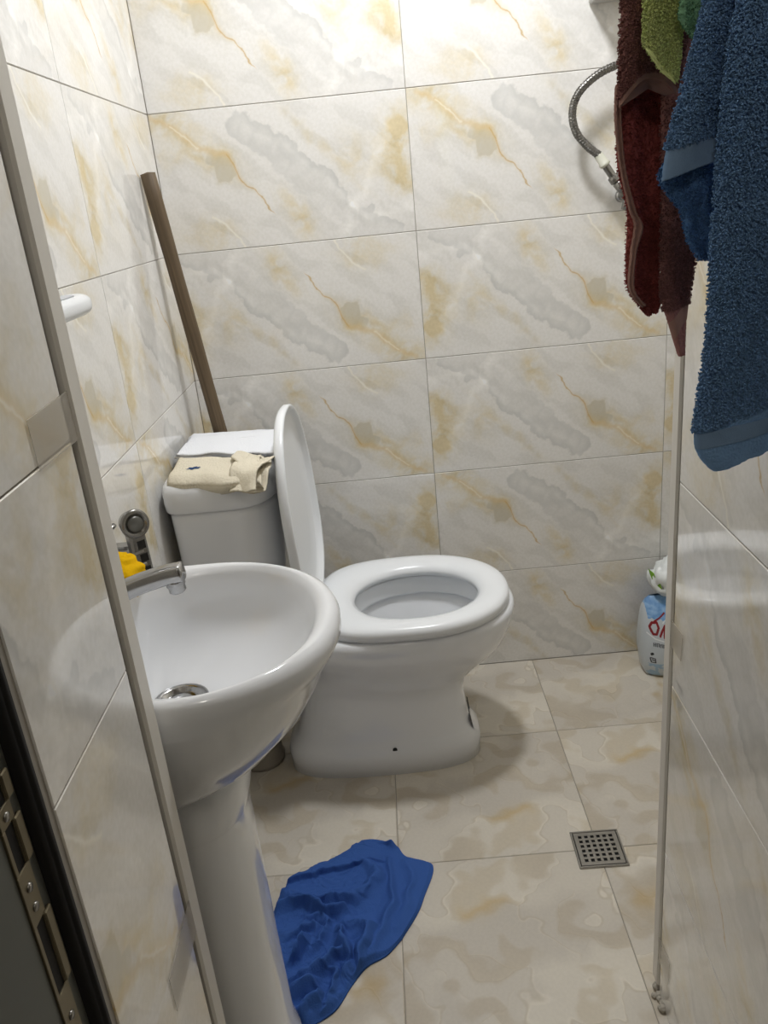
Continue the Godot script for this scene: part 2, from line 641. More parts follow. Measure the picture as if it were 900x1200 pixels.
func build_reveals():
	var top := 2.295
	# left pier of the doorway and the header over the door
	var st := new_st(false)
	add_box(st, Vector3(-0.1, -0.1, 1.3610), Vector3(0.2115, top, 1.553))
	add_box(st, Vector3(-0.1, -0.1, 1.3400), Vector3(0.1945, top, 1.3612))
	add_box(st, Vector3(0.2116, 2.05, 1.3514), Vector3(0.81, top, 1.62))
	var wf := struct("wall_front", done(st), M.grout, "narrow tiled pier left of the doorway, in front of the washbasin", "wall")
	var rx := Transform3D(Basis(Vector3(0, 0, -1), Vector3(0, 1, 0), Vector3(1, 0, 0)), Vector3(0.213, 0, 0))
	lay_tiles(wf, rx, [-1.545, -1.361], [0.0, 0.289, 0.889, 1.109, 1.409, 1.709, 2.05], 0.6, 0.3, M.reveal_tile, func(i, j): return j % 2 == 1)
	# the tiles' dark open edge behind the plastic trim
	var t := struct("trim_1", box_mesh(Vector3(-0.020, 0.0, -0.030), Vector3(0.0, 2.05, 0.0), 0.003), M.trim, "pale plastic tile edging on the left side of the doorway", "trim")
	t.transform = Transform3D(Basis(Vector3(0, 0, 1), deg_to_rad(-0.2)), Vector3(0.2125, 0.003, 1.3500))
	obj("open_joint", box_mesh(Vector3(0.19, 0.0, 1.3500), Vector3(0.1980, 2.05, 1.3611)), M.gap, wf)
	# right hand wall of the doorway: a thick block that ends in front of the shower corner
	var br := struct("wall_doorway", box_mesh(Vector3(0.842, -0.1, 1.052), Vector3(1.4, top, 1.62)), M.grout, "glossy tiled wall on the right of the doorway, under the towels", "wall")
	var a := -atan(0.024)
	var bas := Basis(Vector3.UP, a) * Basis(Vector3(0, 0, 1), Vector3(0, 1, 0), Vector3(-1, 0, 0))
	var xf := Transform3D(bas, Vector3(0.832, 0, 1.0455))
	var back := obj("tile_bed", box_mesh(Vector3(0.006, -0.05, -0.045), Vector3(0.57, 2.05, -0.0014)), M.grout, br)
	back.transform = xf
	lay_tiles(br, xf, [0.004, 0.568], [0.0, 0.304, 0.604, 0.904, 1.204, 1.504, 1.804, 2.05], 0.6, 0.3, M.reveal_tile, func(i, j): return j in [0, 2, 4])
	var tr := struct("trim_2", box_mesh(Vector3(0.8295, 0.013, 1.020), Vector3(0.845, 2.05, 1.0455), 0.003), M.trim, "pale plastic tile edging on the right side of the doorway", "trim")
	obj("open_joint", box_mesh(Vector3(0.8420, 0.005, 1.0456), Vector3(0.850, 2.05, 1.0520)), M.gap, tr)
	# strips of tape that hold the edgings
	tape(Transform3D(Basis(Vector3.UP, PI / 2), Vector3(0.2138, 1.128, 1.388)), 0.092, 0.042, 0.0, "strip of clear tape on the left edging, just below the paper holder")
	tape(Transform3D(Basis(Vector3.UP, PI / 2), Vector3(0.2138, 0.570, 1.392)), 0.096, 0.046, 0.0, "strip of clear tape on the left edging, low beside the pedestal")
	tape(Transform3D(Basis(Vector3.UP, -PI / 2 + a), Vector3(0.8305, 0.685, 1.062)), 0.046, 0.042, 0.0, "short strip of clear tape on the right edging beside the plastic pack")
	tape(Transform3D(Basis(Vector3.UP, -PI / 2 + a), Vector3(0.8303, 0.10, 1.066)), 0.052, 0.05, 0.0, "short strip of clear tape on the right edging near the floor")
	# broken mortar at the foot of the right edging
	st = new_st(false)
	for k in 9:
		var r := rng.randf_range(0.003, 0.007)
		var p := Vector3(0.826 + rng.randf_range(-0.004, 0.008), r * 0.8, 1.05 + rng.randf_range(-0.012, 0.03))
		add_box(st, p - Vector3(r, r, r), p + Vector3(r, r, r), r * 0.6)
	tag(obj("mortar_crumbs", done(st), M.plaster), "crumbled mortar at the foot of the right doorway edging", "mortar")
	# metal door frame on the hall side of the left pier
	var d := Node3D.new()
	d.name = "door_1"
	add_child(d)
	d.set_meta("kind", "structure")
	tag(d, "dark grey metal door frame with black seal at the left picture edge", "door frame")
	obj("jamb", box_mesh(Vector3(0.10, 0.0, 1.553), Vector3(0.2035, 2.1, 1.74), 0.0008), M.jamb, d)
	var seal := new_st()
	var rows := []
	for y in [0.0, 2.05]:
		var loop := PackedVector3Array()
		for q in [[0.176, 1.5535], [0.2125, 1.5535], [0.2125, 1.558], [0.2095, 1.5605], [0.2120, 1.563], [0.2095, 1.5665], [0.200, 1.568], [0.176, 1.568]]:
			loop.append(Vector3(q[0], y, q[1]))
		rows.append(loop)
	add_grid(seal, rows, true, true)
	obj("rubber_seal", done(seal), M.rubber, d)
	strike_plate(d)


func tape(xf: Transform3D, w: float, h: float, skew: float, label: String):
	var st := new_st(false)
	var a := [Vector3(-w / 2, -h / 2 - skew * w / 2, 0), Vector3(w / 2, -h / 2 + skew * w / 2, 0), Vector3(w / 2 + 0.004, h / 2 + skew * w / 2, 0), Vector3(-w / 2, h / 2 - skew * w / 2 - 0.003, 0)]
	var b := []
	for p in a:
		b.append(p + Vector3(0, 0, 0.0006))
	quad(st, b[3], b[2], b[1], b[0])
	for i in 4:
		quad(st, a[i], b[i], b[(i + 1) % 4], a[(i + 1) % 4])
	var o := obj("tape_strip", done(st), M.tape)
	o.transform = xf
	tag(o, label, "tape")


func strike_plate(d: Node3D):
	# a long steel plate on the jamb with two openings; local axes: x along z of the room, y up
	var z0 := 1.588
	var x0 := 0.2035
	var w := 0.0095
	var holes := [[0.766, 0.832], [0.878, 0.915], [0.93, 0.95]]
	var st := new_st(false)
	var y := 0.70
	for hh in holes:
		add_box(st, Vector3(x0 - 0.0005, y, z0 - w), Vector3(x0 + 0.0016, hh[0], z0 + w), 0.0004)
		add_box(st, Vector3(x0 - 0.0005, hh[0], z0 - w), Vector3(x0 + 0.0016, hh[1], z0 - w + 0.004), 0.0004)
		add_box(st, Vector3(x0 - 0.0005, hh[0], z0 + w - 0.004), Vector3(x0 + 0.0016, hh[1], z0 + w), 0.0004)
		y = hh[1]
	add_box(st, Vector3(x0 - 0.0005, y, z0 - w), Vector3(x0 + 0.0016, 0.975, z0 + w), 0.0004)
	var p := obj("strike_plate", done(st), M.brushed, d)
	p.set_meta("label", "steel strike plate with latch openings")
	for hh in holes:
		obj("latch_opening", box_mesh(Vector3(x0 + 0.0001, hh[0], z0 - w + 0.003), Vector3(x0 + 0.0004, hh[1], z0 + w - 0.003)), M.dark, p)
		var lip := new_st(false)
		add_box(lip, Vector3(x0, hh[0], z0 - w - 0.006), Vector3(x0 + 0.003, hh[1], z0 - w + 0.0035), 0.001)
		obj("lip", done(lip), M.brushed, p)
	for yy in [0.74, 0.845, 0.862, 0.922]:
		obj("screw", lathe_mesh([Vector2(0.0, 0.0015), Vector2(0.0032, 0.0012), Vector2(0.0036, 0.0), Vector2(0.0, 0.0)], 12, Transform3D(Basis(Vector3(0, 0, 1), -PI / 2), Vector3(x0 + 0.0016, yy, z0))), M.steel, p)


func build_hall():
	var top := 2.45
	struct("floor_hall", box_mesh(Vector3(-0.8, -0.12, 1.62), Vector3(1.7, 0.0, 3.3)), M.plaster, "floor of the hall outside the bathroom", "floor")
	struct("wall_hall_left", box_mesh(Vector3(-0.9, 0.0, 1.6), Vector3(-0.8, top, 3.3)), M.plaster, "left wall of the hall behind the camera", "wall")
	struct("wall_hall_right", box_mesh(Vector3(1.6, 0.0, 1.6), Vector3(1.7, top, 3.3)), M.plaster, "right wall of the hall behind the camera", "wall")
	struct("wall_hall_back", box_mesh(Vector3(-0.9, 0.0, 3.2), Vector3(1.7, top, 3.3)), M.plaster, "end wall of the hall behind the camera", "wall")
	var st := new_st(false)
	add_box(st, Vector3(-0.9, 0.0, 1.6), Vector3(0.10, top, 1.7))
	add_box(st, Vector3(0.84, 0.0, 1.62), Vector3(1.7, top, 1.7))
	add_box(st, Vector3(0.10, 2.1, 1.62), Vector3(0.84, top, 1.7))
	struct("wall_hall_front", done(st), M.plaster, "hall side of the wall around the bathroom doorway", "wall")
	struct("ceiling_hall", box_mesh(Vector3(-0.9, top, 1.62), Vector3(1.7, top + 0.1, 3.3)), M.white_paint, "ceiling of the hall behind the camera", "ceiling")


func build_lamps():
	var g := mat(Color(1, 1, 1), 0.4)
	g.emission_enabled = true
	g.emission = Color(0.98, 0.99, 1.0)
	g.emission_energy_multiplier = 2.5
	var t := thing("ceiling_lamp", "square white panel lamp glowing on the bathroom ceiling", "lamp", Vector3(0.62, 2.275, 0.46))
	obj("panel", box_mesh(Vector3(-0.078, 0.0, -0.078), Vector3(0.078, 0.006, 0.078)), g, t)
	var st := new_st(false)
	add_box(st, Vector3(-0.09, 0.004, -0.09), Vector3(0.09, 0.025, -0.0785), 0.002)
	add_box(st, Vector3(-0.09, 0.004, 0.0785), Vector3(0.09, 0.025, 0.09), 0.002)
	add_box(st, Vector3(-0.09, 0.004, -0.0785), Vector3(-0.0785, 0.025, 0.0785), 0.002)
	add_box(st, Vector3(0.0785, 0.004, -0.0785), Vector3(0.09, 0.025, 0.0785), 0.002)
	add_box(st, Vector3(-0.0785, 0.0065, -0.0785), Vector3(0.0785, 0.025, 0.0785))
	obj("housing", done(st), M.white_plastic, t)
	var g2: StandardMaterial3D = g.duplicate()
	g2.emission_energy_multiplier = 0.4
	t = thing("hall_lamp", "dim round bulb lamp on the hall ceiling", "lamp", Vector3(0.5, 2.27, 2.4))
	var pr := []
	for k in 13:
		var an := -PI / 2 + PI * k / 12.0
		pr.append(Vector2(0.065 * cos(an), 0.065 * sin(an)))
	obj("bulb", lathe_mesh(pr, 24), g2, t)
	obj("socket", lathe_mesh([Vector2(0.0, 0.064), Vector2(0.03, 0.064), Vector2(0.03, 0.14), Vector2(0.055, 0.145), Vector2(0.055, 0.179), Vector2(0.0, 0.179)], 24), M.white_plastic, t)


# ==================================================================== toilet
func build_toilet():
	var t := thing("toilet", "white ceramic toilet with raised lid and square cistern against the left wall", "toilet", Vector3(0.0, 0, 0))
	var zc := 0.342
	# bowl and foot
	var L := []
	for s in [[0.0, 0.158, 0.622, 0.102, 3.0], [0.045, 0.156, 0.624, 0.103, 3.0], [0.062, 0.160, 0.620, 0.101, 3.0], [0.078, 0.172, 0.609, 0.094, 2.9], [0.095, 0.184, 0.600, 0.089, 2.8], [0.13, 0.194, 0.594, 0.086, 2.7], [0.17, 0.205, 0.590, 0.085, 2.6], [0.205, 0.212, 0.596, 0.089, 2.4], [0.235, 0.214, 0.628, 0.104, 2.3], [0.265, 0.214, 0.662, 0.124, 2.2], [0.30, 0.208, 0.690, 0.148, 2.2], [0.335, 0.203, 0.706, 0.167, 2.2], [0.365, 0.200, 0.715, 0.182, 2.2], [0.385, 0.200, 0.719, 0.187, 2.2], [0.398, 0.203, 0.717, 0.185, 2.2], [0.402, 0.210, 0.710, 0.178, 2.2],
			[0.402, 0.350, 0.650, 0.128, 2.0], [0.396, 0.346, 0.654, 0.131, 2.0], [0.362, 0.352, 0.648, 0.126, 2.0], [0.357, 0.352, 0.648, 0.126, 2.0], [0.355, 0.342, 0.658, 0.136, 2.0], [0.350, 0.342, 0.658, 0.136, 2.0], [0.33, 0.350, 0.645, 0.122, 2.0], [0.28, 0.355, 0.61, 0.095, 2.0], [0.23, 0.36, 0.56, 0.065, 2.0], [0.19, 0.38, 0.50, 0.04, 2.0]]:
		L.append(sloop(s[1], s[2], zc, s[3], s[0], s[4], s[4] + (0.8 if s[0] > 0.3 and s[1] < 0.3 else 0.0), 72))
	obj("bowl", loft(L), M.porcelain, t)
	# shelf behind the bowl that carries the cistern
	L = []
	for s in [[0.338, 0.03, 0.318, 0.145], [0.345, 0.02, 0.334, 0.160], [0.365, 0.012, 0.341, 0.172], [0.39, 0.012, 0.341, 0.174], [0.403, 0.015, 0.336, 0.170]]:
		L.append(sloop(s[1], s[2], zc, s[3], s[0], 3.6, 5.0, 56))
	obj("shelf", loft(L), M.porcelain, t)
	obj("water", loft([sloop(0.37, 0.565, zc, 0.068, 0.236), sloop(0.366, 0.57, zc, 0.071, 0.2405)]), M.water, t)
	obj("bolt_hole", lathe_mesh([Vector2(0.0055, 0.0), Vector2(0.0055, 0.0018), Vector2(0.0, 0.0018)], 16, Transform3D(Basis(Vector3(1, 0, 0), PI / 2), Vector3(0.415, 0.068, zc + 0.0975))), M.black, t)
	# printed label on the foot
	var st := new_st(false)
	for q in [[0.060, 0.098, 0.0], [0.116, 0.120, 0.004], [0.128, 0.131, 0.002]]:
		for k in 3:
			var a0 := -0.10 + 0.16 * k / 3.0
			var a1 := -0.10 + 0.16 * (k + 1) / 3.0
			var r := 0.0005
			var xx := 0.5985 if q[0] > 0.1 else 0.6075
			var xt := 0.5955 if q[0] > 0.1 else 0.5995
			quad(st, Vector3(xt + r, q[1], zc + 0.03 + a0 * 0.3), Vector3(xt + r, q[1], zc + 0.03 + a1 * 0.3), Vector3(xx + r, q[0], zc + 0.03 + a1 * 0.3), Vector3(xx + r, q[0], zc + 0.03 + a0 * 0.3))
	obj("printed_label", done(st), M.black, t)
	# seat ring
	st = new_st()
	var rows := []
	var N := 80
	var sec := [[0.0, 0.408], [0.0, 0.424], [0.05, 0.430], [0.16, 0.4345], [0.4, 0.437], [0.7, 0.4345], [0.88, 0.429], [1.0, 0.420], [1.0, 0.408]]
	for q in sec:
		var o := sloop(0.270, 0.708, zc, 0.189, q[1], 2.15, 3.2, N)
		var i_ := sloop(0.355, 0.638, zc + 0.004, 0.121, q[1], 2.0, 2.1, N)
		var loop := PackedVector3Array()
		for k in N:
			loop.append(o[k].lerp(i_[k], q[0]))
		rows.append(loop)
	rows.append(rows[0])
	add_grid(st, rows, true, true)
	var seat := obj("seat", done(st), M.white_plastic, t)
	for s in [-1.0, 1.0]:
		var bf := new_st(false)
		add_box(bf, Vector3(0.60, 0.402, zc + s * 0.105 - 0.009), Vector3(0.625, 0.409, zc + s * 0.105 + 0.009), 0.002)
		obj("buffer", done(bf), M.rubber, seat)
	# lid standing up: outline in (z, height), thin shell with a rim towards the bowl
	st = new_st()
	rows = []
	var prof := [[0.0, 0.0], [0.6, 0.0], [0.9, 0.001], [0.975, 0.004], [1.0, 0.010], [1.0, 0.022], [0.985, 0.025], [0.965, 0.022], [0.95, 0.013], [0.88, 0.0085], [0.6, 0.0065], [0.0, 0.0065]]
	for q in prof:
		var loop := PackedVector3Array()
		for k in N:
			var a := TAU * k / N
			var up := sin(a) >= 0
			var e := 2.0 / (2.15 if up else 3.4)
			var zz: float = 0.189 * signf(cos(a)) * pow(absf(cos(a)), 2.0 / 2.3) * q[0]
			var yy: float = 0.222 * signf(sin(a)) * pow(absf(sin(a)), e) * q[0]
			loop.append(Vector3(q[1], yy + 0.222, -zz))
		rows.append(loop)
	add_grid(st, rows, true, false)
	var lid := obj("lid", done(st), M.white_plastic, t)
	lid.transform = Transform3D(Basis(Vector3.UP, deg_to_rad(-2.0)) * Basis(Vector3(0, 0, 1), deg_to_rad(2.5)), Vector3(0.258, 0.436, zc))
	for s in [-1.0, 1.0]:
		st = new_st(false)
		add_box(st, Vector3(0.243, 0.402, zc + s * 0.085 - 0.017), Vector3(0.285, 0.432, zc + s * 0.085 + 0.017), 0.005)
		add_box(st, Vector3(0.25, 0.428, zc + s * 0.085 - 0.022), Vector3(0.272, 0.452, zc + s * 0.085 + 0.022), 0.006)
		var hg := obj("hinge", done(st), M.white_plastic, t)
		obj("hinge_pin", tube_mesh([Vector3(0.262, 0.440, zc + s * 0.085 - 0.024), Vector3(0.262, 0.440, zc + s * 0.085 + 0.024)], 0.005), M.steel, hg)
	# cistern and its lid
	L = []
	for s in [[0.402, 0.03, 0.205, 0.142], [0.41, 0.025, 0.212, 0.148], [0.50, 0.02, 0.219, 0.156], [0.60, 0.016, 0.224, 0.162], [0.70, 0.014, 0.228, 0.168], [0.718, 0.014, 0.228, 0.168], [0.721, 0.017, 0.224, 0.164], [0.728, 0.017, 0.224, 0.164]]:
		L.append(sloop(s[1], s[2], zc - 0.004, s[3], s[0], 3.2, 8.0, 64))
	obj("cistern", loft(L), M.porcelain, t)
	L = []
	for s in [[0.7195, 0.015, 0.224, 0.164], [0.7200, 0.009, 0.232, 0.171], [0.724, 0.007, 0.235, 0.174], [0.740, 0.006, 0.236, 0.175], [0.762, 0.007, 0.235, 0.174], [0.774, 0.010, 0.230, 0.170], [0.782, 0.018, 0.218, 0.160], [0.785, 0.030, 0.200, 0.145]]:
		L.append(sloop(s[1], s[2], zc - 0.004, s[3], s[0] + 0.0045, 3.2, 8.0, 64))
	var cl := obj("cistern_lid", loft(L), M.porcelain, t)
	obj("flush_button", lathe_mesh([Vector2(0.024, 0.0), Vector2(0.024, 0.005), Vector2(0.02, 0.007), Vector2(0.0, 0.0072)], 24, Transform3D(Basis(), Vector3(0.125, 0.788, zc))), M.chrome, cl)


func draped(x0: float, x1: float, z0: float, z1: float, top: float, nx: int, nz: int, th: float, amp: float, sd: int, drop: Callable) -> ArrayMesh:
	# a folded cloth lying on the cistern; drop(u, v) gives how far an edge hangs and how much outline and corners wander
	var n := FastNoiseLite.new()
	n.seed = sd
	n.frequency = 9.0
	var st := new_st()
	var up := []
	var dn := []
	for i in nx + 1:
		var a := PackedVector3Array()
		var b := PackedVector3Array()
		for j in nz + 1:
			var u := float(i) / nx
			var v := float(j) / nz
			var o: Vector3 = drop.call(u, v)
			var p := Vector3(lerpf(x0, x1, u), top, lerpf(z0, z1, v)) + o
			p.y += amp * (n.get_noise_2d(p.x, p.z) + 0.5 * n.get_noise_2d(p.x * 3.0, p.z * 2.0))
			var e := 1.0 - pow(maxf(absf(2 * u - 1), absf(2 * v - 1)), 14.0)
			a.append(p + Vector3(0, th * sqrt(maxf(e, 0.0)), 0))
			b.append(p)
		up.append(a)
		dn.append(b)
	add_grid(st, up, false, true)
	add_grid(st, dn, false, false)
	return done(st)


func build_cistern_cloths():
	var white := cloth_mat(c8(236, 238, 242), 60.0, 0.25)
	var cream := cloth_mat(c8(222, 214, 194), 60.0, 0.35)
	var t := thing("folded_cloth", "white folded cloth spread over the back of the cistern lid", "cloth")
	obj("cloth", draped(0.012, 0.245, 0.166, 0.350, 0.7925, 40, 36, 0.009, 0.0018, 4, func(u, v):
		return Vector3(-0.006 * sin(v * 9.0), (-0.010 * smoothstep(0.9, 1.0, u)) + 0.002 * v, 0.028 * u * (1.0 - v) + 0.05 * u * v + 0.006 * sin(u * 11.0) * v)), white, t)
	# loose plies at its front edge
	for k in 2:
		obj("ply", draped(0.015, 0.235, 0.20 + 0.06 * k, 0.352 + 0.005 * k, 0.8005 + 0.0025 * k, 36, 10, 0.003, 0.0012, 8 + k, func(u, v):
			return Vector3(0.0, 0.0015 * sin(u * 17.0 + k) * v, 0.05 * u * v + 0.005 * sin(u * 8.0 + k * 2.0) * v)), white, t)
	t = thing("folded_cloth", "cream folded rag with a blue stain hanging over the cistern's front edge", "cloth")
	var main := obj("cloth", draped(0.030, 0.218, 0.372, 0.560, 0.8005, 44, 40, 0.005, 0.0014, 14, func(u, v):
		return Vector3(-0.004 + 0.012 * v * u, -0.040 * smoothstep(0.62, 1.0, v) * (0.8 + 0.2 * sin(u * 5.0)) - 0.004 * smoothstep(0.0, 0.4, v), 0.045 * u * (1.0 - v) - 0.03 * (1.0 - u) * v + 0.035 * u * v - 0.055 * v * smoothstep(0.75, 1.0, v) + 0.005 * sin(u * 13.0))), cream, t)
	# folded-over plies at its right end, each a thin layer
	var ply_spec := [[0.148, 0.226, 0.405, 0.538, 0.010], [0.163, 0.222, 0.398, 0.500, -0.012], [0.176, 0.230, 0.440, 0.545, 0.016]]
	for k in 3:
		var q: Array = ply_spec[k]
		obj("ply", draped(q[0], q[1], q[2], q[3], 0.8045 + 0.0034 * k, 20, 24, 0.0024, 0.0040, 21 + k, func(u, v):
			return Vector3(q[4] * sin(v * 3.0 + k) + 0.004 * sin(v * 9.0 + k * 2.0) * (1.0 - u), -0.030 * smoothstep(0.66, 1.0, v) + 0.004 * sin(u * 6.0 + k), 0.03 * u + 0.008 * sin(u * 5.0 + k * 2.0))), cream, t)
	# the stain, a small irregular patch of ink soaked into the cloth
	var st := new_st()
	var loop := PackedVector3Array()
	var sn := FastNoiseLite.new()
	sn.seed = 14
	sn.frequency = 9.0
	for k in 16:
		var a := TAU * k / 16
		var r := 0.0105 * (1.0 + 0.30 * sin(k * 2.3) + 0.12 * cos(k * 4.1))
		var x := 0.074 + 1.2 * r * cos(a)
		var z := 0.455 - 0.8 * r * sin(a)
		loop.append(Vector3(x, 0.8022 + 0.0014 * (sn.get_noise_2d(x, z) + 0.5 * sn.get_noise_2d(x * 3.0, z * 2.0)), z))
	add_fan(st, loop, true)
	obj("blue_stain", done(st), mat(c8(34, 66, 108), 0.9), main)


# ==================================================================== washbasin
func build_washbasin():
	var t := thing("washbasin", "white ceramic pedestal washbasin with chrome tap behind the left doorway pier", "washbasin", Vector3.ZERO)
	var zc := 1.111
	var L := []
	for s in [[0.585, 0.04, 0.225, 0.095], [0.600, 0.03, 0.240, 0.108], [0.612, 0.03, 0.258, 0.118], [0.640, 0.022, 0.298, 0.139], [0.680, 0.012, 0.336, 0.157], [0.720, 0.004, 0.360, 0.172], [0.748, 0.004, 0.372, 0.179], [0.756, 0.004, 0.377, 0.182], [0.764, 0.004, 0.385, 0.181], [0.776, 0.004, 0.391, 0.185], [0.788, 0.004, 0.391, 0.185], [0.797, 0.004, 0.387, 0.182], [0.801, 0.004, 0.380, 0.177],
			[0.802, 0.03, 0.374, 0.172], [0.799, 0.078, 0.366, 0.164], [0.790, 0.082, 0.359, 0.159], [0.770, 0.086, 0.350, 0.158], [0.740, 0.092, 0.335, 0.148], [0.712, 0.100, 0.310, 0.130], [0.692, 0.112, 0.272, 0.102], [0.681, 0.120, 0.236, 0.074], [0.676, 0.128, 0.208, 0.048], [0.673, 0.132, 0.198, 0.034]]:
		var zz := zc if s[1] < 0.12 else lerpf(zc, 1.090, (s[1] - 0.12) / 0.012)
		if s[0] < 0.61:
			zz = 1.108
		L.append(sloop(s[1], s[2], zz, s[3], s[0], 2.1, 3.0 if s[1] < 0.05 else 2.3, 96))
	obj("basin", loft(L, true, false), M.porcelain, t)
	# pedestal
	L = []
	for s in [[0.0, 0.016, 0.244, 0.108], [0.02, 0.018, 0.242, 0.106], [0.06, 0.028, 0.234, 0.099], [0.25, 0.03, 0.232, 0.096], [0.48, 0.03, 0.231, 0.096], [0.515, 0.03, 0.231, 0.096], [0.522, 0.028, 0.234, 0.099], [0.545, 0.024, 0.2385, 0.103], [0.575, 0.024, 0.242, 0.106], [0.600, 0.024, 0.242, 0.107]]:
		L.append(sloop(s[1], s[2], 1.102, s[3], s[0], 2.4, 3.0, 64))
	obj("pedestal", loft(L), M.porcelain, t)
	# waste fitting
	var dr := obj("waste_ring", lathe_mesh([Vector2(0.0, 0.0), Vector2(0.030, 0.0), Vector2(0.036, 0.004), Vector2(0.037, 0.006), Vector2(0.034, 0.0075), Vector2(0.029, 0.005), Vector2(0.026, -0.001), Vector2(0.0, -0.002)], 32, Transform3D(Basis(), Vector3(0.165, 0.6715, 1.090))), M.chrome, t)
	obj("plug", lathe_mesh([Vector2(0.019, 0.0), Vector2(0.021, 0.003), Vector2(0.012, 0.006), Vector2(0.0, 0.007)], 24, Transform3D(Basis(), Vector3(0.165, 0.672, 1.090))), M.chrome, dr)
	# tap: body on the deck, flat curved spout, aerator, lever
	var z := 1.116
	var f := obj("tap_body", lathe_mesh([Vector2(0.026, 0.0), Vector2(0.026, 0.006), Vector2(0.021, 0.012), Vector2(0.020, 0.062), Vector2(0.017, 0.07), Vector2(0.0, 0.071)], 28, Transform3D(Basis(), Vector3(0.045, 0.8005, z))), M.chrome, t)
	var st := new_st()
	var path := smooth_path([Vector3(0.050, 0.818, z), Vector3(0.085, 0.834, z), Vector3(0.12, 0.850, z), Vector3(0.155, 0.8625, z), Vector3(0.185, 0.870, z), Vector3(0.2085, 0.8735, z)], 6)
	var rows := []
	for i in path.size():
		var d: Vector3 = (path[mini(i + 1, path.size() - 1)] - path[maxi(i - 1, 0)]).normalized()
		var up := Vector3(-d.y, d.x, 0)
		var s := float(i) / (path.size() - 1)
		var hw := lerpf(0.0135, 0.0125, s)
		var hh := lerpf(0.0130, 0.0110, s)
		var loop := PackedVector3Array()
		for k in 28:
			var a := TAU * k / 28
			var e := 0.55
			loop.append(path[i] + Vector3(0, 0, 1) * hw * signf(cos(a)) * pow(absf(cos(a)), e) + up * hh * signf(sin(a)) * pow(absf(sin(a)), e))
		rows.append(loop)
	add_grid(st, rows, true, true)
	add_fan(st, rows[0], false)
	add_fan(st, rows[-1], true)
	var sp := obj("spout", done(st), M.chrome, t)
	obj("aerator", lathe_mesh([Vector2(0.0, -0.021), Vector2(0.0085, -0.021), Vector2(0.0105, -0.019), Vector2(0.0105, -0.012), Vector2(0.0118, -0.011), Vector2(0.0118, 0.0), Vector2(0.0, 0.0)], 24, Transform3D(Basis(Vector3(0, 0, 1), 0.12), Vector3(0.1965, 0.868, z))), M.chrome, sp)
	st = new_st(false)
	add_box(st, Vector3(0.03, 0.871, z - 0.013), Vector3(0.062, 0.888, z + 0.013), 0.004)
	add_box(st, Vector3(0.045, 0.886, z - 0.008), Vector3(0.095, 0.893, z + 0.008), 0.003, Transform3D(Basis(), Vector3.ZERO))
	obj("lever", done(st), M.chrome, f)


func build_sponge():
	var st := new_st()
	var rows := []
	var n := FastNoiseLite.new()
	n.seed = 9
	n.frequency = 14.0
	for i in 25:
		var th := PI * i / 24.0
		var loop := PackedVector3Array()
		for k in 40:
			var a := TAU * k / 40
			var d := Vector3(sin(th) * cos(a), cos(th), -sin(th) * sin(a))
			var q := Vector3(signf(d.x) * pow(absf(d.x), 0.7) * 0.036, signf(d.y) * pow(absf(d.y), 0.75) * 0.027, signf(d.z) * pow(absf(d.z), 0.7) * 0.040)
			q *= 1.0 + 0.30 * n.get_noise_3d(q.x * 3.0, q.y * 3.0, q.z * 3.0) + 0.12 * n.get_noise_3d(q.x * 9.0 + 5.0, q.y * 9.0, q.z * 9.0)
			q.y = maxf(q.y, -0.024)
			loop.append(q + Vector3(0.088, 0.829, 1.020))
		rows.append(loop)
	add_grid(st, rows, true, true)
	tag(obj("sponge_cloth", done(st), M.yellow), "crumpled yellow cleaning cloth on the washbasin behind the tap", "cloth")


# ==================================================================== small things by the left wall
func build_stick():
	var a := Vector3(0.0185, 1.362, 0.165)
	var b := Vector3(0.146, 0.0, 0.108)
	var st := new_st()
	var N := 24
	var K := 30
	var d := (b - a).normalized()
	var f := frame_of(d)
	var prev := PackedVector3Array()
	for i in N + 1:
		var s := float(i) / N
		var r := 0.0158 * (1.0 + 0.03 * sin(i * 1.3))
		var loop := PackedVector3Array()
		for k in K + 1:
			var an := TAU * k / K
			loop.append(a.lerp(b, s) + (f[0] * cos(an) + f[1] * sin(an)) * r)
		if i:
			for k in K:
				var u0 := float(k) / K
				var u1 := float(k + 1) / K
				var v0 := (s - 1.0 / N)
				for q in [[prev[k], u0, v0], [prev[k + 1], u1, v0], [loop[k + 1], u1, s], [prev[k], u0, v0], [loop[k + 1], u1, s], [loop[k], u0, s]]:
					st.set_uv(Vector2(q[1], q[2]))
					st.add_vertex(q[0])
		else:
			for k in K:
				for q in [a - d * 0.003, loop[k + 1], loop[k]]:
					st.set_uv(Vector2(0.3, 0.01))
					st.add_vertex(q)
		prev = loop
	tag(obj("wooden_stick", done(st), M.wood), "weathered brown wooden broom handle leaning in the corner behind the cistern", "stick")


func build_waste_pipe():
	var t := thing("waste_pipe", "short grey waste pipe on the floor between pedestal and toilet", "pipe", Vector3(0.082, 0, 0.338))
	obj("pipe", lathe_mesh([Vector2(0.0, 0.0), Vector2(0.054, 0.0), Vector2(0.056, 0.012), Vector2(0.052, 0.02), Vector2(0.051, 0.05), Vector2(0.0535, 0.053), Vector2(0.0535, 0.06), Vector2(0.050, 0.064), Vector2(0.049, 0.125), Vector2(0.0, 0.125)], 40), M.pvc, t)
	var c := obj("rubber_connector", tube_mesh(smooth_path([Vector3(0.0, 0.11, 0.0), Vector3(0.01, 0.145, 0.0), Vector3(0.05, 0.162, 0.0), Vector3(0.105, 0.165, 0.0)], 5), 0.044, 24), M.rubber, t)
	c.set_meta("label", "black rubber connector")


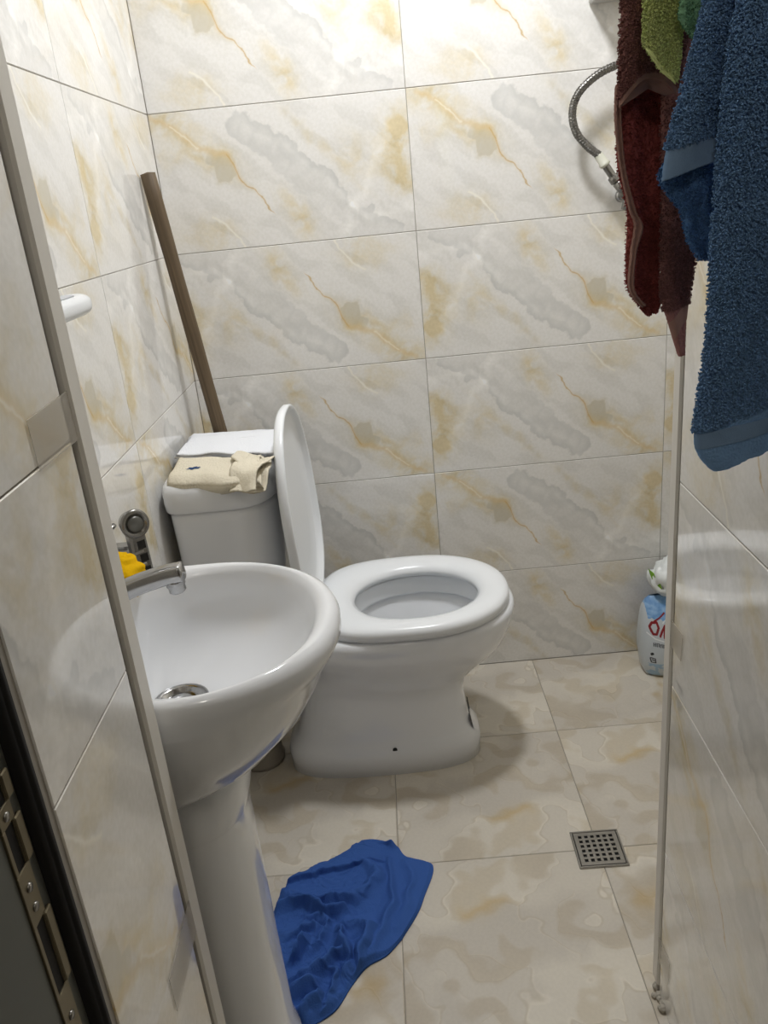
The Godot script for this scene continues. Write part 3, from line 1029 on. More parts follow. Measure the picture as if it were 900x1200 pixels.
func build_sprayer():
	var h := Vector3(0.062, 0.832, 0.824)
	var t := thing("hand_sprayer", "chrome bidet hand sprayer hung on the left wall above the washbasin", "sprayer", h)
	# head looks towards the room and the door
	var ax := Vector3(0.62, 0.12, 0.775).normalized()
	var f := frame_of(ax)
	var bas := Basis(f[0], ax, f[0].cross(ax))
	obj("head", lathe_mesh([Vector2(0.0, -0.03), Vector2(0.012, -0.03), Vector2(0.018, -0.022), Vector2(0.0225, -0.004), Vector2(0.0235, 0.0), Vector2(0.0225, 0.004), Vector2(0.0175, 0.0055), Vector2(0.016, 0.003), Vector2(0.0, 0.003)], 36, Transform3D(bas, Vector3.ZERO)), M.sprayer, t)
	obj("spray_face", lathe_mesh([Vector2(0.0125, 0.002), Vector2(0.0125, 0.0048), Vector2(0.0105, 0.0060), Vector2(0.0, 0.0064)], 28, Transform3D(bas, Vector3.ZERO)), mat(c8(118, 118, 114), 0.35, 0.7), t)
	# handle hangs down and slightly out
	var d := Vector3(0.02, -1.0, -0.02).normalized()
	var st := new_st(false)
	var hb := Basis(ax.cross(d).normalized(), -d, ax.cross(d).normalized().cross(-d)).orthonormalized()
	var hx := Transform3D(hb, d * 0.01)
	add_box(st, Vector3(-0.0135, -0.125, -0.022), Vector3(0.0135, 0.0, 0.0), 0.004, hx)
	var hd := obj("handle", done(st), M.sprayer, t)
	for k in 4:
		st = new_st(false)
		add_box(st, Vector3(-0.004, -0.034 - 0.0225 * k, -0.001), Vector3(0.009, -0.020 - 0.0225 * k, 0.0006), 0.0004, hx)
		obj("slot", done(st), M.black, hd)
		st = new_st(false)
		add_box(st, Vector3(-0.010, -0.040 - 0.0225 * k, -0.001), Vector3(0.004, -0.0355 - 0.0225 * k, 0.0018), 0.0006, hx)
		obj("ridge", done(st), M.steel, hd)
	st = new_st(false)
	add_box(st, Vector3(-0.058, -0.075, -0.045), Vector3(-0.058 + 0.045, -0.045, -0.015), 0.005)
	obj("wall_bracket", done(st), M.chrome, t)
	obj("hose", tube_mesh(smooth_path([d * 0.12, d * 0.18, Vector3(-0.01, -0.28, -0.03), Vector3(-0.045, -0.36, -0.10), Vector3(-0.05, -0.45, -0.16)], 6), 0.007), M.steel, t)
	# stop valve on the wall, its little lever peeping past the edging
	t = thing("stop_valve", "small chrome stop valve on the left wall beside the hand sprayer", "valve", Vector3(0.0, 0.822, 0.808))
	obj("body", lathe_mesh([Vector2(0.016, 0.0), Vector2(0.016, 0.004), Vector2(0.008, 0.006), Vector2(0.0075, 0.018), Vector2(0.0, 0.018)], 20, Transform3D(Basis(Vector3(0, 0, 1), -PI / 2), Vector3(0, 0.0, 0.02))), M.chrome, t)
	obj("lever", tube_mesh([Vector3(0.014, -0.002, 0.026), Vector3(0.022, 0.003, 0.006), Vector3(0.023, 0.005, 0.0)], [0.003, 0.0035, 0.0045]), M.chrome, t)


func build_holder():
	var t := thing("paper_holder", "white plastic paper holder with rounded hood high on the left wall", "paper holder", Vector3(0.0, 1.166, 0.872))
	# hood: rounded profile swept along the wall
	var st := new_st()
	var rows := []
	for s in [[-0.118, 0.30], [-0.116, 0.62], [-0.110, 0.82], [-0.10, 0.94], [-0.085, 1.0], [0.09, 1.0], [0.10, 0.94], [0.108, 0.7], [0.11, 0.4]]:
		var loop := PackedVector3Array()
		for k in 32:
			var a := TAU * k / 32
			var x: float = 0.028 + 0.026 * signf(cos(a)) * pow(absf(cos(a)), 0.75) * s[1]
			var y: float = 0.0165 * signf(sin(a)) * pow(absf(sin(a)), 0.75) * s[1]
			loop.append(Vector3(x, y, s[0]))
		rows.append(loop)
	add_grid(st, rows, true, false)
	add_fan(st, rows[0], true)
	add_fan(st, rows[-1], false)
	obj("hood", done(st), M.white_plastic, t)
	obj("back_plate", box_mesh(Vector3(0.0, -0.020, -0.09), Vector3(0.006, 0.020, 0.09), 0.003), M.white_plastic, t)
	obj("slot", box_mesh(Vector3(0.012, 0.0145, -0.06), Vector3(0.044, 0.0172, 0.06), 0.001), mat(c8(196, 198, 202), 0.4), t)


# ==================================================================== shower corner
func build_shower_hose():
	var t := thing("shower_hose", "braided steel hose curling on the back wall beside the brown towel", "hose", Vector3.ZERO)
	var z := 0.045
	var path := smooth_path([Vector3(1.125, 1.60, z), Vector3(1.12, 1.53, z), Vector3(1.09, 1.497, z), Vector3(1.028, 1.486, z), Vector3(0.984, 1.469, z), Vector3(0.948, 1.440, z), Vector3(0.934, 1.405, z), Vector3(0.941, 1.365, z), Vector3(0.966, 1.333, z), Vector3(0.992, 1.312, z)], 12)
	obj("hose", tube_mesh(path, 0.0078, 16), M.hose, t)
	# braid: two families of fine wires wound round the hose
	for s in [-1.0, 1.0]:
		var st := new_st()
		for w in 4:
			var pts := []
			for i in path.size():
				var d: Vector3 = (path[mini(i + 1, path.size() - 1)] - path[maxi(i - 1, 0)]).normalized()
				var f0 := Vector3(0, 0, 1)
				var f1 := d.cross(f0)
				var a: float = s * i * 0.9 + TAU * w / 4
				pts.append(path[i] + (f0 * cos(a) + f1 * sin(a)) * 0.0082)
			add_tube(st, pts, 0.0011, 5, false)
		obj("braid", done(st), M.hose, t)
	var a := Vector3(0.990, 1.314, z)
	var d := Vector3(0.028, -0.040, -0.003).normalized()
	var bas := Basis(frame_of(d)[0], d, frame_of(d)[0].cross(d))
	var col := obj("end_collar", lathe_mesh([Vector2(0.0, 0.0), Vector2(0.0085, 0.0), Vector2(0.0105, 0.002), Vector2(0.0105, 0.022), Vector2(0.0125, 0.023), Vector2(0.0125, 0.030), Vector2(0.0, 0.030)], 6, Transform3D(bas, a)), mat(c8(205, 205, 190), 0.4), t)
	col.set_meta("label", "pale plastic end collar")
	var prof := [Vector2(0.0, 0.03), Vector2(0.009, 0.03)]
	for k in 9:
		prof.append(Vector2(0.0092, 0.032 + k * 0.003))
		prof.append(Vector2(0.0078, 0.0335 + k * 0.003))
	prof.append(Vector2(0.0125, 0.060)); prof.append(Vector2(0.0125, 0.074)); prof.append(Vector2(0.0, 0.074))
	obj("threaded_end", lathe_mesh(prof, 20, Transform3D(bas, a)), M.sprayer, t)
	# angle valve hidden partly by the towel
	t = thing("angle_valve", "steel angle valve on the back wall where the braided hose ends", "valve", Vector3(1.056, 1.222, 0.0))
	obj("rosette", lathe_mesh([Vector2(0.015, 0.0), Vector2(0.015, 0.003), Vector2(0.011, 0.009), Vector2(0.0, 0.009)], 28, Transform3D(Basis(Vector3(1, 0, 0), PI / 2), Vector3.ZERO)), M.chrome, t)
	obj("body", tube_mesh([Vector3(0, 0, 0.006), Vector3(0, 0, 0.045), Vector3(-0.010, 0.014, 0.045), Vector3(-0.023, 0.030, 0.045)], [0.0105, 0.0115, 0.0115, 0.0115], 18), M.sprayer, t)
	obj("knob", lathe_mesh([Vector2(0.016, 0.0), Vector2(0.018, 0.004), Vector2(0.016, 0.02), Vector2(0.0, 0.022)], 12, Transform3D(Basis(Vector3(0, 0, 1), PI * 0.9), Vector3(0.008, -0.014, 0.045))), M.sprayer, t)


func build_heater():
	var t := thing("wall_box", "white box on the back wall with only its lower edge showing above the braided hose", "wall box", Vector3(1.10, 1.612, 0.0))
	obj("body", box_mesh(Vector3(-0.112, 0.012, 0.0), Vector3(0.13, 0.34, 0.085), 0.012), M.white_plastic, t)
	obj("bottom_edge", box_mesh(Vector3(-0.120, 0.0, 0.0), Vector3(0.138, 0.014, 0.078), 0.004), mat(c8(188, 186, 180), 0.4), t)
	obj("outlet", tube_mesh([Vector3(0.025, -0.022, 0.045), Vector3(0.025, 0.004, 0.045)], 0.011), M.chrome, t)


func build_bag():
	# a filled plastic pack standing in the corner, printed on the side that faces the room
	var w := 160
	var h := 240
	var im := Image.create(w, h, false, Image.FORMAT_RGB8)
	im.fill(c8(196, 203, 208))
	var nz := FastNoiseLite.new()
	nz.seed = 2
	nz.frequency = 0.03
	for y in h:
		for x in w:
			var c := c8(200, 207, 212)
			var edge := 52.0 + 0.10 * x + 10.0 * nz.get_noise_1d(x)
			if y < edge and x > 16 + 0.1 * y:
				c = c8(104, 152, 206).lerp(c8(150, 188, 226), clampf(0.5 + nz.get_noise_2d(x, y * 2.0), 0, 1))
			if y > 190 and nz.get_noise_2d(x * 0.7 + 50.0, y) > 0.05:
				c = c8(158, 186, 208)
			im.set_pixel(x, y, c)
	var red := c8(138, 30, 38)
	# red brush script: an o with a flying tail, then an l and a joined stroke
	stroke(im, [Vector2(30, 92), Vector2(24, 78), Vector2(32, 66), Vector2(48, 64), Vector2(54, 80), Vector2(46, 98), Vector2(34, 98), Vector2(27, 84)], 5.0, red)
	stroke(im, [Vector2(40, 62), Vector2(60, 52), Vector2(78, 40)], 3.0, red)
	stroke(im, [Vector2(58, 104), Vector2(64, 92), Vector2(76, 74), Vector2(74, 92), Vector2(72, 108), Vector2(80, 108), Vector2(90, 88), Vector2(92, 108), Vector2(106, 86), Vector2(108, 110), Vector2(122, 92)], 5.0, red)
	stroke(im, [Vector2(70, 66), Vector2(84, 56), Vector2(104, 50)], 3.0, c8(230, 234, 238))
	stroke(im, [Vector2(14, 96), Vector2(40, 112), Vector2(80, 122), Vector2(130, 124)], 2.0, c8(236, 238, 240))
	# small dark capitals
	var x0 := 34.0
	for k in 9:
		var y0 := 124.0 + k * 1.6
		stroke(im, [Vector2(x0, y0), Vector2(x0, y0 + 10)], 1.6, c8(60, 62, 68))
		stroke(im, [Vector2(x0, y0 + (0.0 if k % 2 else 5.0)), Vector2(x0 + 6, y0 + (0.0 if k % 3 else 5.0))], 1.4, c8(60, 62, 68))
		stroke(im, [Vector2(x0 + 6, y0), Vector2(x0 + 6, y0 + 10)], 1.6, c8(60, 62, 68))
		x0 += 11.0
	# round emblem with a bar under it
	stroke(im, [Vector2(26, 160), Vector2(30, 158)], 5.0, c8(40, 40, 44))
	stroke(im, [Vector2(22, 172), Vector2(38, 174), Vector2(40, 186), Vector2(26, 186), Vector2(22, 174)], 2.2, c8(40, 40, 44))
	stroke(im, [Vector2(28, 178), Vector2(35, 180)], 2.4, c8(40, 40, 44))
	var m := mat(Color.WHITE, 0.3)
	m.albedo_texture = ImageTexture.create_from_image(im)
	m.texture_repeat = false
	var t := thing("plastic_pack", "blue and white plastic detergent pack with red script standing in the back corner", "pack", Vector3(1.2, 0.0, 0.10))
	var st := new_st()
	var rows := []
	var ys := [0.0, 0.004, 0.015, 0.04, 0.07, 0.10, 0.13, 0.155, 0.175, 0.19, 0.205, 0.215]
	var hx := [0.088, 0.098, 0.103, 0.108, 0.110, 0.109, 0.107, 0.104, 0.101, 0.097, 0.09, 0.08]
	var hz := [0.035, 0.045, 0.052, 0.058, 0.060, 0.058, 0.053, 0.047, 0.040, 0.030, 0.018, 0.006]
	var N := 48
	for i in ys.size():
		var loop := PackedVector3Array()
		for k in N + 1:
			var a := TAU * k / N
			var r := 1.0 + 0.03 * fine.get_noise_3d(cos(a) * 2.0, ys[i] * 14.0, sin(a) * 2.0)
			loop.append(Vector3(hx[i] * signf(cos(a)) * pow(absf(cos(a)), 0.62) * r, ys[i], -hz[i] * signf(sin(a)) * pow(absf(sin(a)), 0.7) * r - 0.12 * ys[i]))
		rows.append(loop)
	for i in ys.size() - 1:
		for k in N:
			for q in [[i, k], [i + 1, k], [i + 1, k + 1], [i, k], [i + 1, k + 1], [i, k + 1]]:
				var p: Vector3 = rows[q[0]][q[1]]
				st.set_uv(Vector2((p.x + 0.108) / 0.115, 1.0 - p.y / 0.215))
				st.add_vertex(p)
	add_fan(st, rows[0].slice(0, N), false)
	obj("body", done(st), m, t)
	# tied white carrier bag on top, with a green corner
	t = thing("crumpled_bag", "crumpled white plastic bag with a green corner on top of the detergent pack", "bag", Vector3(1.205, 0.2165, 0.075))
	st = new_st()
	rows = []
	for i in 22:
		var th := PI * i / 21.0
		var loop := PackedVector3Array()
		for k in 44:
			var a := TAU * k / 44
			var d := Vector3(sin(th) * cos(a), cos(th), -sin(th) * sin(a))
			var r := 1.0 + 0.22 * fine.get_noise_3d(d.x * 2.2, d.y * 2.2, d.z * 2.2) - 0.16 * absf(fine.get_noise_3d(d.x * 4.5 + 3.0, d.y * 4.5, d.z * 4.5))
			loop.append(Vector3(d.x * 0.085, maxf(d.y * 0.062, -0.045) + 0.045, d.z * 0.055) * r)
		rows.append(loop)
	add_grid(st, rows, true, true)
	var bm := mat(c8(232, 236, 234), 0.35)
	obj("body", done(st), bm, t)
	st = new_st()
	rows = []
	for i in 5:
		var loop := PackedVector3Array()
		for k in 5:
			loop.append(Vector3(-0.078 - 0.002 * i + 0.004 * k, 0.042 + 0.008 * i - 0.003 * k, 0.005 + 0.008 * k - 0.004 * i + 0.003 * sin(i * 2.0 + k)))
		rows.append(loop)
	add_grid(st, rows, false, false)
	for r in rows:
		for k in r.size():
			r[k] += Vector3(0.0006, -0.0006, -0.0008)
	add_grid(st, rows, false, true)
	var gr := obj("green_corner", done(st), mat(c8(126, 178, 52), 0.4), t)
	gr.set_meta("label", "bright green corner")


func stroke(im: Image, pts: Array, width: float, c: Color):
	for i in pts.size() - 1:
		var a: Vector2 = pts[i]
		var b: Vector2 = pts[i + 1]
		var n := int(a.distance_to(b) * 1.5) + 2
		for k in n + 1:
			var p := a.lerp(b, float(k) / n)
			for dy in range(-int(width), int(width) + 1):
				for dx in range(-int(width), int(width) + 1):
					if dx * dx + dy * dy <= width * width * 0.5:
						var x := int(p.x) + dx
						var y := int(p.y) + dy
						if x >= 0 and y >= 0 and x < im.get_width() and y < im.get_height():
							im.set_pixel(x, y, c)


# ==================================================================== floor things
func build_drain():
	var t := thing("floor_drain", "square steel floor drain with a grid of holes set in the tiles", "drain", Vector3(0.8165, 0.0, 0.7255))
	t.rotation.y = deg_to_rad(-1.0)
	var h := 0.049
	obj("pit", box_mesh(Vector3(-h + 0.002, -0.001, -h + 0.002), Vector3(h - 0.002, 0.0008, h - 0.002)), M.black, t)
	var st := new_st(false)
	for s in [-1.0, 1.0]:
		add_box(st, Vector3(-h, 0.0, s * (h - 0.002) - 0.002), Vector3(h, 0.0042, s * (h - 0.002) + 0.002), 0.0008)
		add_box(st, Vector3(s * (h - 0.002) - 0.002, 0.0, -h + 0.004), Vector3(s * (h - 0.002) + 0.002, 0.0042, h - 0.004), 0.0008)
	obj("frame", done(st), M.steel, t)
	# grate: a plate with 6 x 6 square holes
	st = new_st(false)
	var e := 0.0435
	var margin := 0.0085
	var pitch := (2.0 * e - 2.0 * margin + 0.005) / 6.0
	var bar := 0.0056
	var start := -e + margin
	add_box(st, Vector3(-e, 0.0022, -e), Vector3(e, 0.0040, start), 0.0003)
	add_box(st, Vector3(-e, 0.0022, e - margin), Vector3(e, 0.0040, e), 0.0003)
	add_box(st, Vector3(-e, 0.0022, start), Vector3(start, 0.0040, e - margin), 0.0003)
	add_box(st, Vector3(e - margin, 0.0022, start), Vector3(e, 0.0040, e - margin), 0.0003)
	for k in range(1, 6):
		var q := start + k * pitch - bar
		add_box(st, Vector3(start, 0.0022, q), Vector3(e - margin, 0.0040, q + bar), 0.0003)
		add_box(st, Vector3(q, 0.0023, start), Vector3(q + bar, 0.0039, e - margin), 0.0003)
	obj("grate", done(st), M.steel, t)


func curve_at(pts: Array, s: float) -> Vector2:
	var f := s * (pts.size() - 1)
	var i := mini(int(f), pts.size() - 2)
	var p0: Vector2 = pts[maxi(i - 1, 0)]
	var p3: Vector2 = pts[mini(i + 2, pts.size() - 1)]
	return (pts[i] as Vector2).cubic_interpolate(pts[i + 1], p0, p3, f - i)


func build_floor_cloth():
	# outline on the floor in (x, z); the cloth is a crumpled sheet laid inside it
	var left := [Vector2(0.182, 0.752), Vector2(0.166, 0.80), Vector2(0.160, 0.87), Vector2(0.172, 0.95), Vector2(0.205, 1.03), Vector2(0.245, 1.062)]
	var topc := [Vector2(0.182, 0.752), Vector2(0.225, 0.722), Vector2(0.285, 0.690), Vector2(0.344, 0.650), Vector2(0.395, 0.664), Vector2(0.412, 0.684)]
	var right := [Vector2(0.412, 0.684), Vector2(0.430, 0.712), Vector2(0.478, 0.735), Vector2(0.455, 0.812), Vector2(0.440, 0.850), Vector2(0.408, 0.904)]
	var bot := [Vector2(0.245, 1.062), Vector2(0.290, 1.035), Vector2(0.318, 0.990), Vector2(0.345, 0.955), Vector2(0.380, 0.935), Vector2(0.408, 0.904)]
	var n := FastNoiseLite.new()
	n.seed = 31
	n.noise_type = FastNoiseLite.TYPE_SIMPLEX
	n.frequency = 1.0
	n.fractal_octaves = 2
	var folds := [
		[Vector2(0.180, 0.787), Vector2(0.258, 0.821), Vector2(0.321, 0.817), Vector2(0.348, 0.785)],
		[Vector2(0.179, 0.818), Vector2(0.229, 0.828), Vector2(0.272, 0.851), Vector2(0.301, 0.846)],
		[Vector2(0.228, 0.854), Vector2(0.261, 0.850), Vector2(0.277, 0.881), Vector2(0.263, 0.912), Vector2(0.242, 0.924)],
		[Vector2(0.190, 0.884), Vector2(0.230, 0.869), Vector2(0.257, 0.881), Vector2(0.252, 0.900)],
		[Vector2(0.202, 0.941), Vector2(0.220, 0.922), Vector2(0.236, 0.905)],
		[Vector2(0.312, 0.872), Vector2(0.351, 0.888), Vector2(0.340, 0.933), Vector2(0.335, 0.973)],
		[Vector2(0.263, 0.944), Vector2(0.288, 0.973), Vector2(0.285, 1.006), Vector2(0.277, 1.034)],
		[Vector2(0.300, 0.883), Vector2(0.305, 0.921), Vector2(0.316, 0.940)],
		[Vector2(0.212, 0.992), Vector2(0.262, 0.966), Vector2(0.283, 0.951), Vector2(0.303, 0.930)],
		[Vector2(0.301, 0.974), Vector2(0.327, 0.950)],
		[Vector2(0.227, 1.045), Vector2(0.262, 1.027), Vector2(0.272, 1.013)],
		[Vector2(0.393, 0.713), Vector2(0.392, 0.832), Vector2(0.369, 0.899), Vector2(0.341, 0.952)],
		[Vector2(0.344, 0.720), Vector2(0.368, 0.765), Vector2(0.334, 0.810), Vector2(0.291, 0.822)],
		[Vector2(0.426, 0.729), Vector2(0.437, 0.784), Vector2(0.422, 0.820), Vector2(0.404, 0.878)],
		[Vector2(0.213, 1.020), Vector2(0.238, 1.006), Vector2(0.248, 0.986)],
	]
	var U := 150
	var V := 170
	var up := []
	var dn := []
	for j in V + 1:
		var a := PackedVector3Array()
		var b := PackedVector3Array()
		for i in U + 1:
			var u := float(i) / U
			var v := float(j) / V
			var p := curve_at(topc, u) * (1 - v) + curve_at(bot, u) * v + curve_at(left, v) * (1 - u) + curve_at(right, v) * u
			p -= Vector2(topc[0]) * (1 - u) * (1 - v) + Vector2(topc[-1]) * u * (1 - v) + Vector2(bot[0]) * (1 - u) * v + Vector2(bot[-1]) * u * v
			var edge := minf(minf(u, 1 - u), minf(v, 1 - v))
			# crumples run round a knot low on the left; flat hem at the top, smooth band on the right
			var wx := n.get_noise_2d(p.x * 9.0, p.y * 9.0)
			var wy := n.get_noise_2d(p.x * 9.0 + 20.0, p.y * 9.0)
			var pw := p + Vector2(wx, wy) * 0.007
			var ridge := 0.0
			for k in folds.size():
				var sd := seg_dist(pw.x, pw.y, folds[k])
				var soft := k in [11, 13]
				var wd := (0.013 if soft else 0.0100) * (1.0 + 0.4 * sin(k * 2.7 + sd.y * 3.0))
				var tall := (0.016 if soft else 0.044) * (0.75 + 0.3 * sin(k * 1.9)) * (0.6 + 0.8 * sd.y * (1.0 - sd.y) * 2.0)
				var r := sd.x / wd
				ridge = maxf(ridge, tall / pow(1.0 + r * r, 1.3))
			var r3 := n.get_noise_2d(p.x * 36.0 + wx * 2.0, p.y * 42.0)
			var hgt := 0.006 + ridge + 0.0022 * r3 * smoothstep(0.70, 0.45, u)
			# hem flap: the upper panel lies over the crumpled part and ends in a step
			var vf := 0.015 + 0.46 * u + 0.01 * sin(u * 14.0)
			var flap := 1.0 - smoothstep(vf, vf + 0.016, v)
			if u < 0.70:
				hgt = lerpf(hgt, 0.012 + 0.009 * smoothstep(0.0, 1.0, v / vf) + 0.0015 * r3, flap * smoothstep(0.70, 0.58, u))
			# a pinched hollow near the upper tip
			hgt += 0.015 * exp(-pow((u - 0.80) / 0.05, 2.0) - pow((v - 0.07) / 0.04, 2.0)) - 0.010 * exp(-pow((u - 0.74) / 0.05, 2.0) - pow((v - 0.085) / 0.02, 2.0))
			hgt = maxf(hgt, 0.003) * (0.25 + 0.75 * smoothstep(0.0, 0.05, edge)) + 0.0022
			var sw := 0.006 * smoothstep(0.7, 0.5, u) * smoothstep(0.0, 0.1, edge)
			a.append(Vector3(p.x + sw * n.get_noise_2d(p.x * 20.0 + 3.0, p.y * 20.0), hgt, p.y + sw * n.get_noise_2d(p.x * 20.0, p.y * 20.0 + 13.0)))
			b.append(Vector3(p.x, 0.0008, p.y))
		up.append(a)
		dn.append(b)
	var st := new_st()
	add_grid(st, up, false, false)
	add_grid(st, dn, false, true)
	# rim between the two faces
	for side in 4:
		var ra := PackedVector3Array()
		var rb := PackedVector3Array()
		for k in ((U if side < 2 else V) + 1):
			if side == 0:
				ra.append(up[0][k]); rb.append(dn[0][k])
			elif side == 1:
				ra.append(up[V][k]); rb.append(dn[V][k])
			elif side == 2:
				ra.append(up[k][0]); rb.append(dn[k][0])
			else:
				ra.append(up[k][U]); rb.append(dn[k][U])
		add_grid(st, [ra, rb], false, side in [0, 3])
	tag(obj("floor_cloth", done(st), cloth_mat(c8(60, 94, 162), 90.0, 0.3)), "crumpled blue cloth lying on the floor tiles beside the pedestal", "cloth")


# ==================================================================== towels
func row_at(rows: Array, t: float) -> Array:
	var f := clampf(t, 0.0, 1.0) * (rows.size() - 1)
	var i := mini(int(f), rows.size() - 2)
	var s := f - i
	var r0: Array = rows[maxi(i - 1, 0)]
	var r1: Array = rows[i]
	var r2: Array = rows[i + 1]
	var r3: Array = rows[mini(i + 2, rows.size() - 1)]
	var out := []
	for k in 4:
		out.append(cubic_interpolate(r1[k], r2[k], r0[k], r3[k], s))
	return out


func towel_point(c: Dictionary, s: float, t: float, side: float, off := 0.0) -> Vector3:
	# rows hold [left x, left y, right x, right y]; the piece hangs near z = c.z as a soft flattened roll
	var r := row_at(c.rows, t)
	var x := lerpf(r[0], r[2], s)
	var y := lerpf(r[1], r[3], s)
	y += c.get("arch", 0.0) * sin(PI * s) * smoothstep(0.4, 1.0, t)
	var z: float = c.z + c.get("lean", 0.0) * t
	var wv: float = c.get("fold", 0.004) * sin(TAU * (c.get("waves", 1.5) * s + c.get("phase", 0.0) + 0.25 * t))
	wv += 0.0035 * fine.get_noise_3d(x * 30.0, y * 14.0, c.z * 50.0)
	var e := 1.0 - pow(absf(2.0 * s - 1.0), 3.0)
	var h: float = c.get("thick", 0.006) * sqrt(maxf(e, 0.0)) * (1.0 - 0.7 * smoothstep(0.985, 1.0, t))
	var bulge: float = c.get("bulge", 0.0) * (1.0 - pow(2.0 * s - 1.0, 2.0))
	return Vector3(x, y, z + wv * e + bulge + side * (h + off))


func towel_mesh(c: Dictionary, nv: int, nu: int, rough: float, t0 := 0.0, t1 := 1.0, off := 0.0, slant := 0.0) -> ArrayMesh:
	var st := new_st()
	var rows := []
	for j in nv + 1:
		var loop := PackedVector3Array()
		for k in 2 * nu:
			var s := float(k) / nu if k <= nu else float(2 * nu - k) / nu
			var side := 1.0 if k <= nu else -1.0
			var t := lerpf(t0, t1, float(j) / nv) + slant * (s - 0.5)
			var p := towel_point(c, s, t, side, off)
			if rough > 0.0:
				p += Vector3(fine.get_noise_3d(p.x * 420.0, p.y * 420.0, p.z * 420.0), fine.get_noise_3d(p.x * 420.0 + 9.0, p.y * 420.0, p.z * 420.0), side * fine.get_noise_3d(p.x * 420.0, p.y * 420.0 + 9.0, p.z * 420.0)) * rough
			loop.append(p)
		rows.append(loop)
	add_grid(st, rows, true, true)
	add_fan(st, rows[0], false)
	add_fan(st, rows[-1], true)
	return done(st)


var tuft: ArrayMesh


func make_tuft():
	# one loop of terry yarn: a short bent stub
	var st := new_st()
	var pts := [Vector3(0, -0.2, 0), Vector3(0.1, 0.45, 0.05), Vector3(0.32, 0.85, 0.0), Vector3(0.65, 0.8, -0.05)]
	add_tube(st, pts, [0.26, 0.27, 0.25, 0.14], 5, true)
	tuft = done(st)


func terry(part: Node3D, c: Dictionary, count: int, size: float, m: Material, t0 := 0.0, t1 := 1.0):
	var mm := MultiMesh.new()
	mm.transform_format = MultiMesh.TRANSFORM_3D
	mm.use_colors = true
	mm.mesh = tuft
	mm.instance_count = count
	for i in count:
		var side := 1.0 if rng.randf() < 0.72 else -1.0
		var s := rng.randf()
		if rng.randf() < 0.3:
			s = 0.5 - 0.5 * cos(PI * s)
		var t := rng.randf_range(t0, t1)
		var p := towel_point(c, s, t, side)
		var dx := towel_point(c, minf(s + 0.02, 1.0), t, side) - towel_point(c, maxf(s - 0.02, 0.0), t, side)
		var dy := towel_point(c, s, minf(t + 0.01, 1.0), side) - towel_point(c, s, maxf(t - 0.01, 0.0), side)
		var nn := dx.cross(-dy).normalized() * side
		if nn.length() < 0.5:
			nn = Vector3(0, 0, side)
		if s < 0.04:
			nn = (nn + Vector3(-1.5, 0, 0)).normalized()
		elif s > 0.96:
			nn = (nn + Vector3(1.5, 0, 0)).normalized()
		nn = (nn + Vector3(rng.randf_range(-1, 1), rng.randf_range(-1.2, 0.4), rng.randf_range(-1, 1)) * 0.45).normalized()
		var f := frame_of(nn)
		var an := rng.randf() * TAU
		var bx: Vector3 = f[0] * cos(an) + f[1] * sin(an)
		var k := size * rng.randf_range(0.75, 1.3)
		mm.set_instance_color(i, Color.WHITE * rng.randf_range(0.72, 1.3))
		mm.set_instance_transform(i, Transform3D(Basis(bx * k, nn * k, bx.cross(nn) * k), p))
	var o := MultiMeshInstance3D.new()
	o.name = free_name("terry_pile", part)
	o.multimesh = mm
	var tm: StandardMaterial3D = mat(m.albedo_color, 0.95)
	tm.metallic_specular = 0.15
	tm.backlight_enabled = true
	tm.backlight = Color(0.6, 0.6, 0.6)
	tm.vertex_color_use_as_albedo = true
	o.material_override = tm
	o.set_meta("kind", "stuff")
	part.add_child(o, true)


func towel_piece(t: Node3D, called: String, c: Dictionary, m: Material, hem_mat: Material, tufts: int, size: float, hem := []):
	var nv := 150
	var p := obj(called, towel_mesh(c, nv, 26, 0.0009), m, t)
	var t1 := 1.0
	if hem.size():
		obj("hem_band", towel_mesh(c, 24, 24, 0.0, hem[0], hem[1], 0.0011, hem[2] if hem.size() > 2 else 0.0), hem_mat, p)
		t1 = hem[3] if hem.size() > 3 else hem[0]
	if tufts:
		terry(p, c, tufts, size, m, 0.15, t1)
	return p


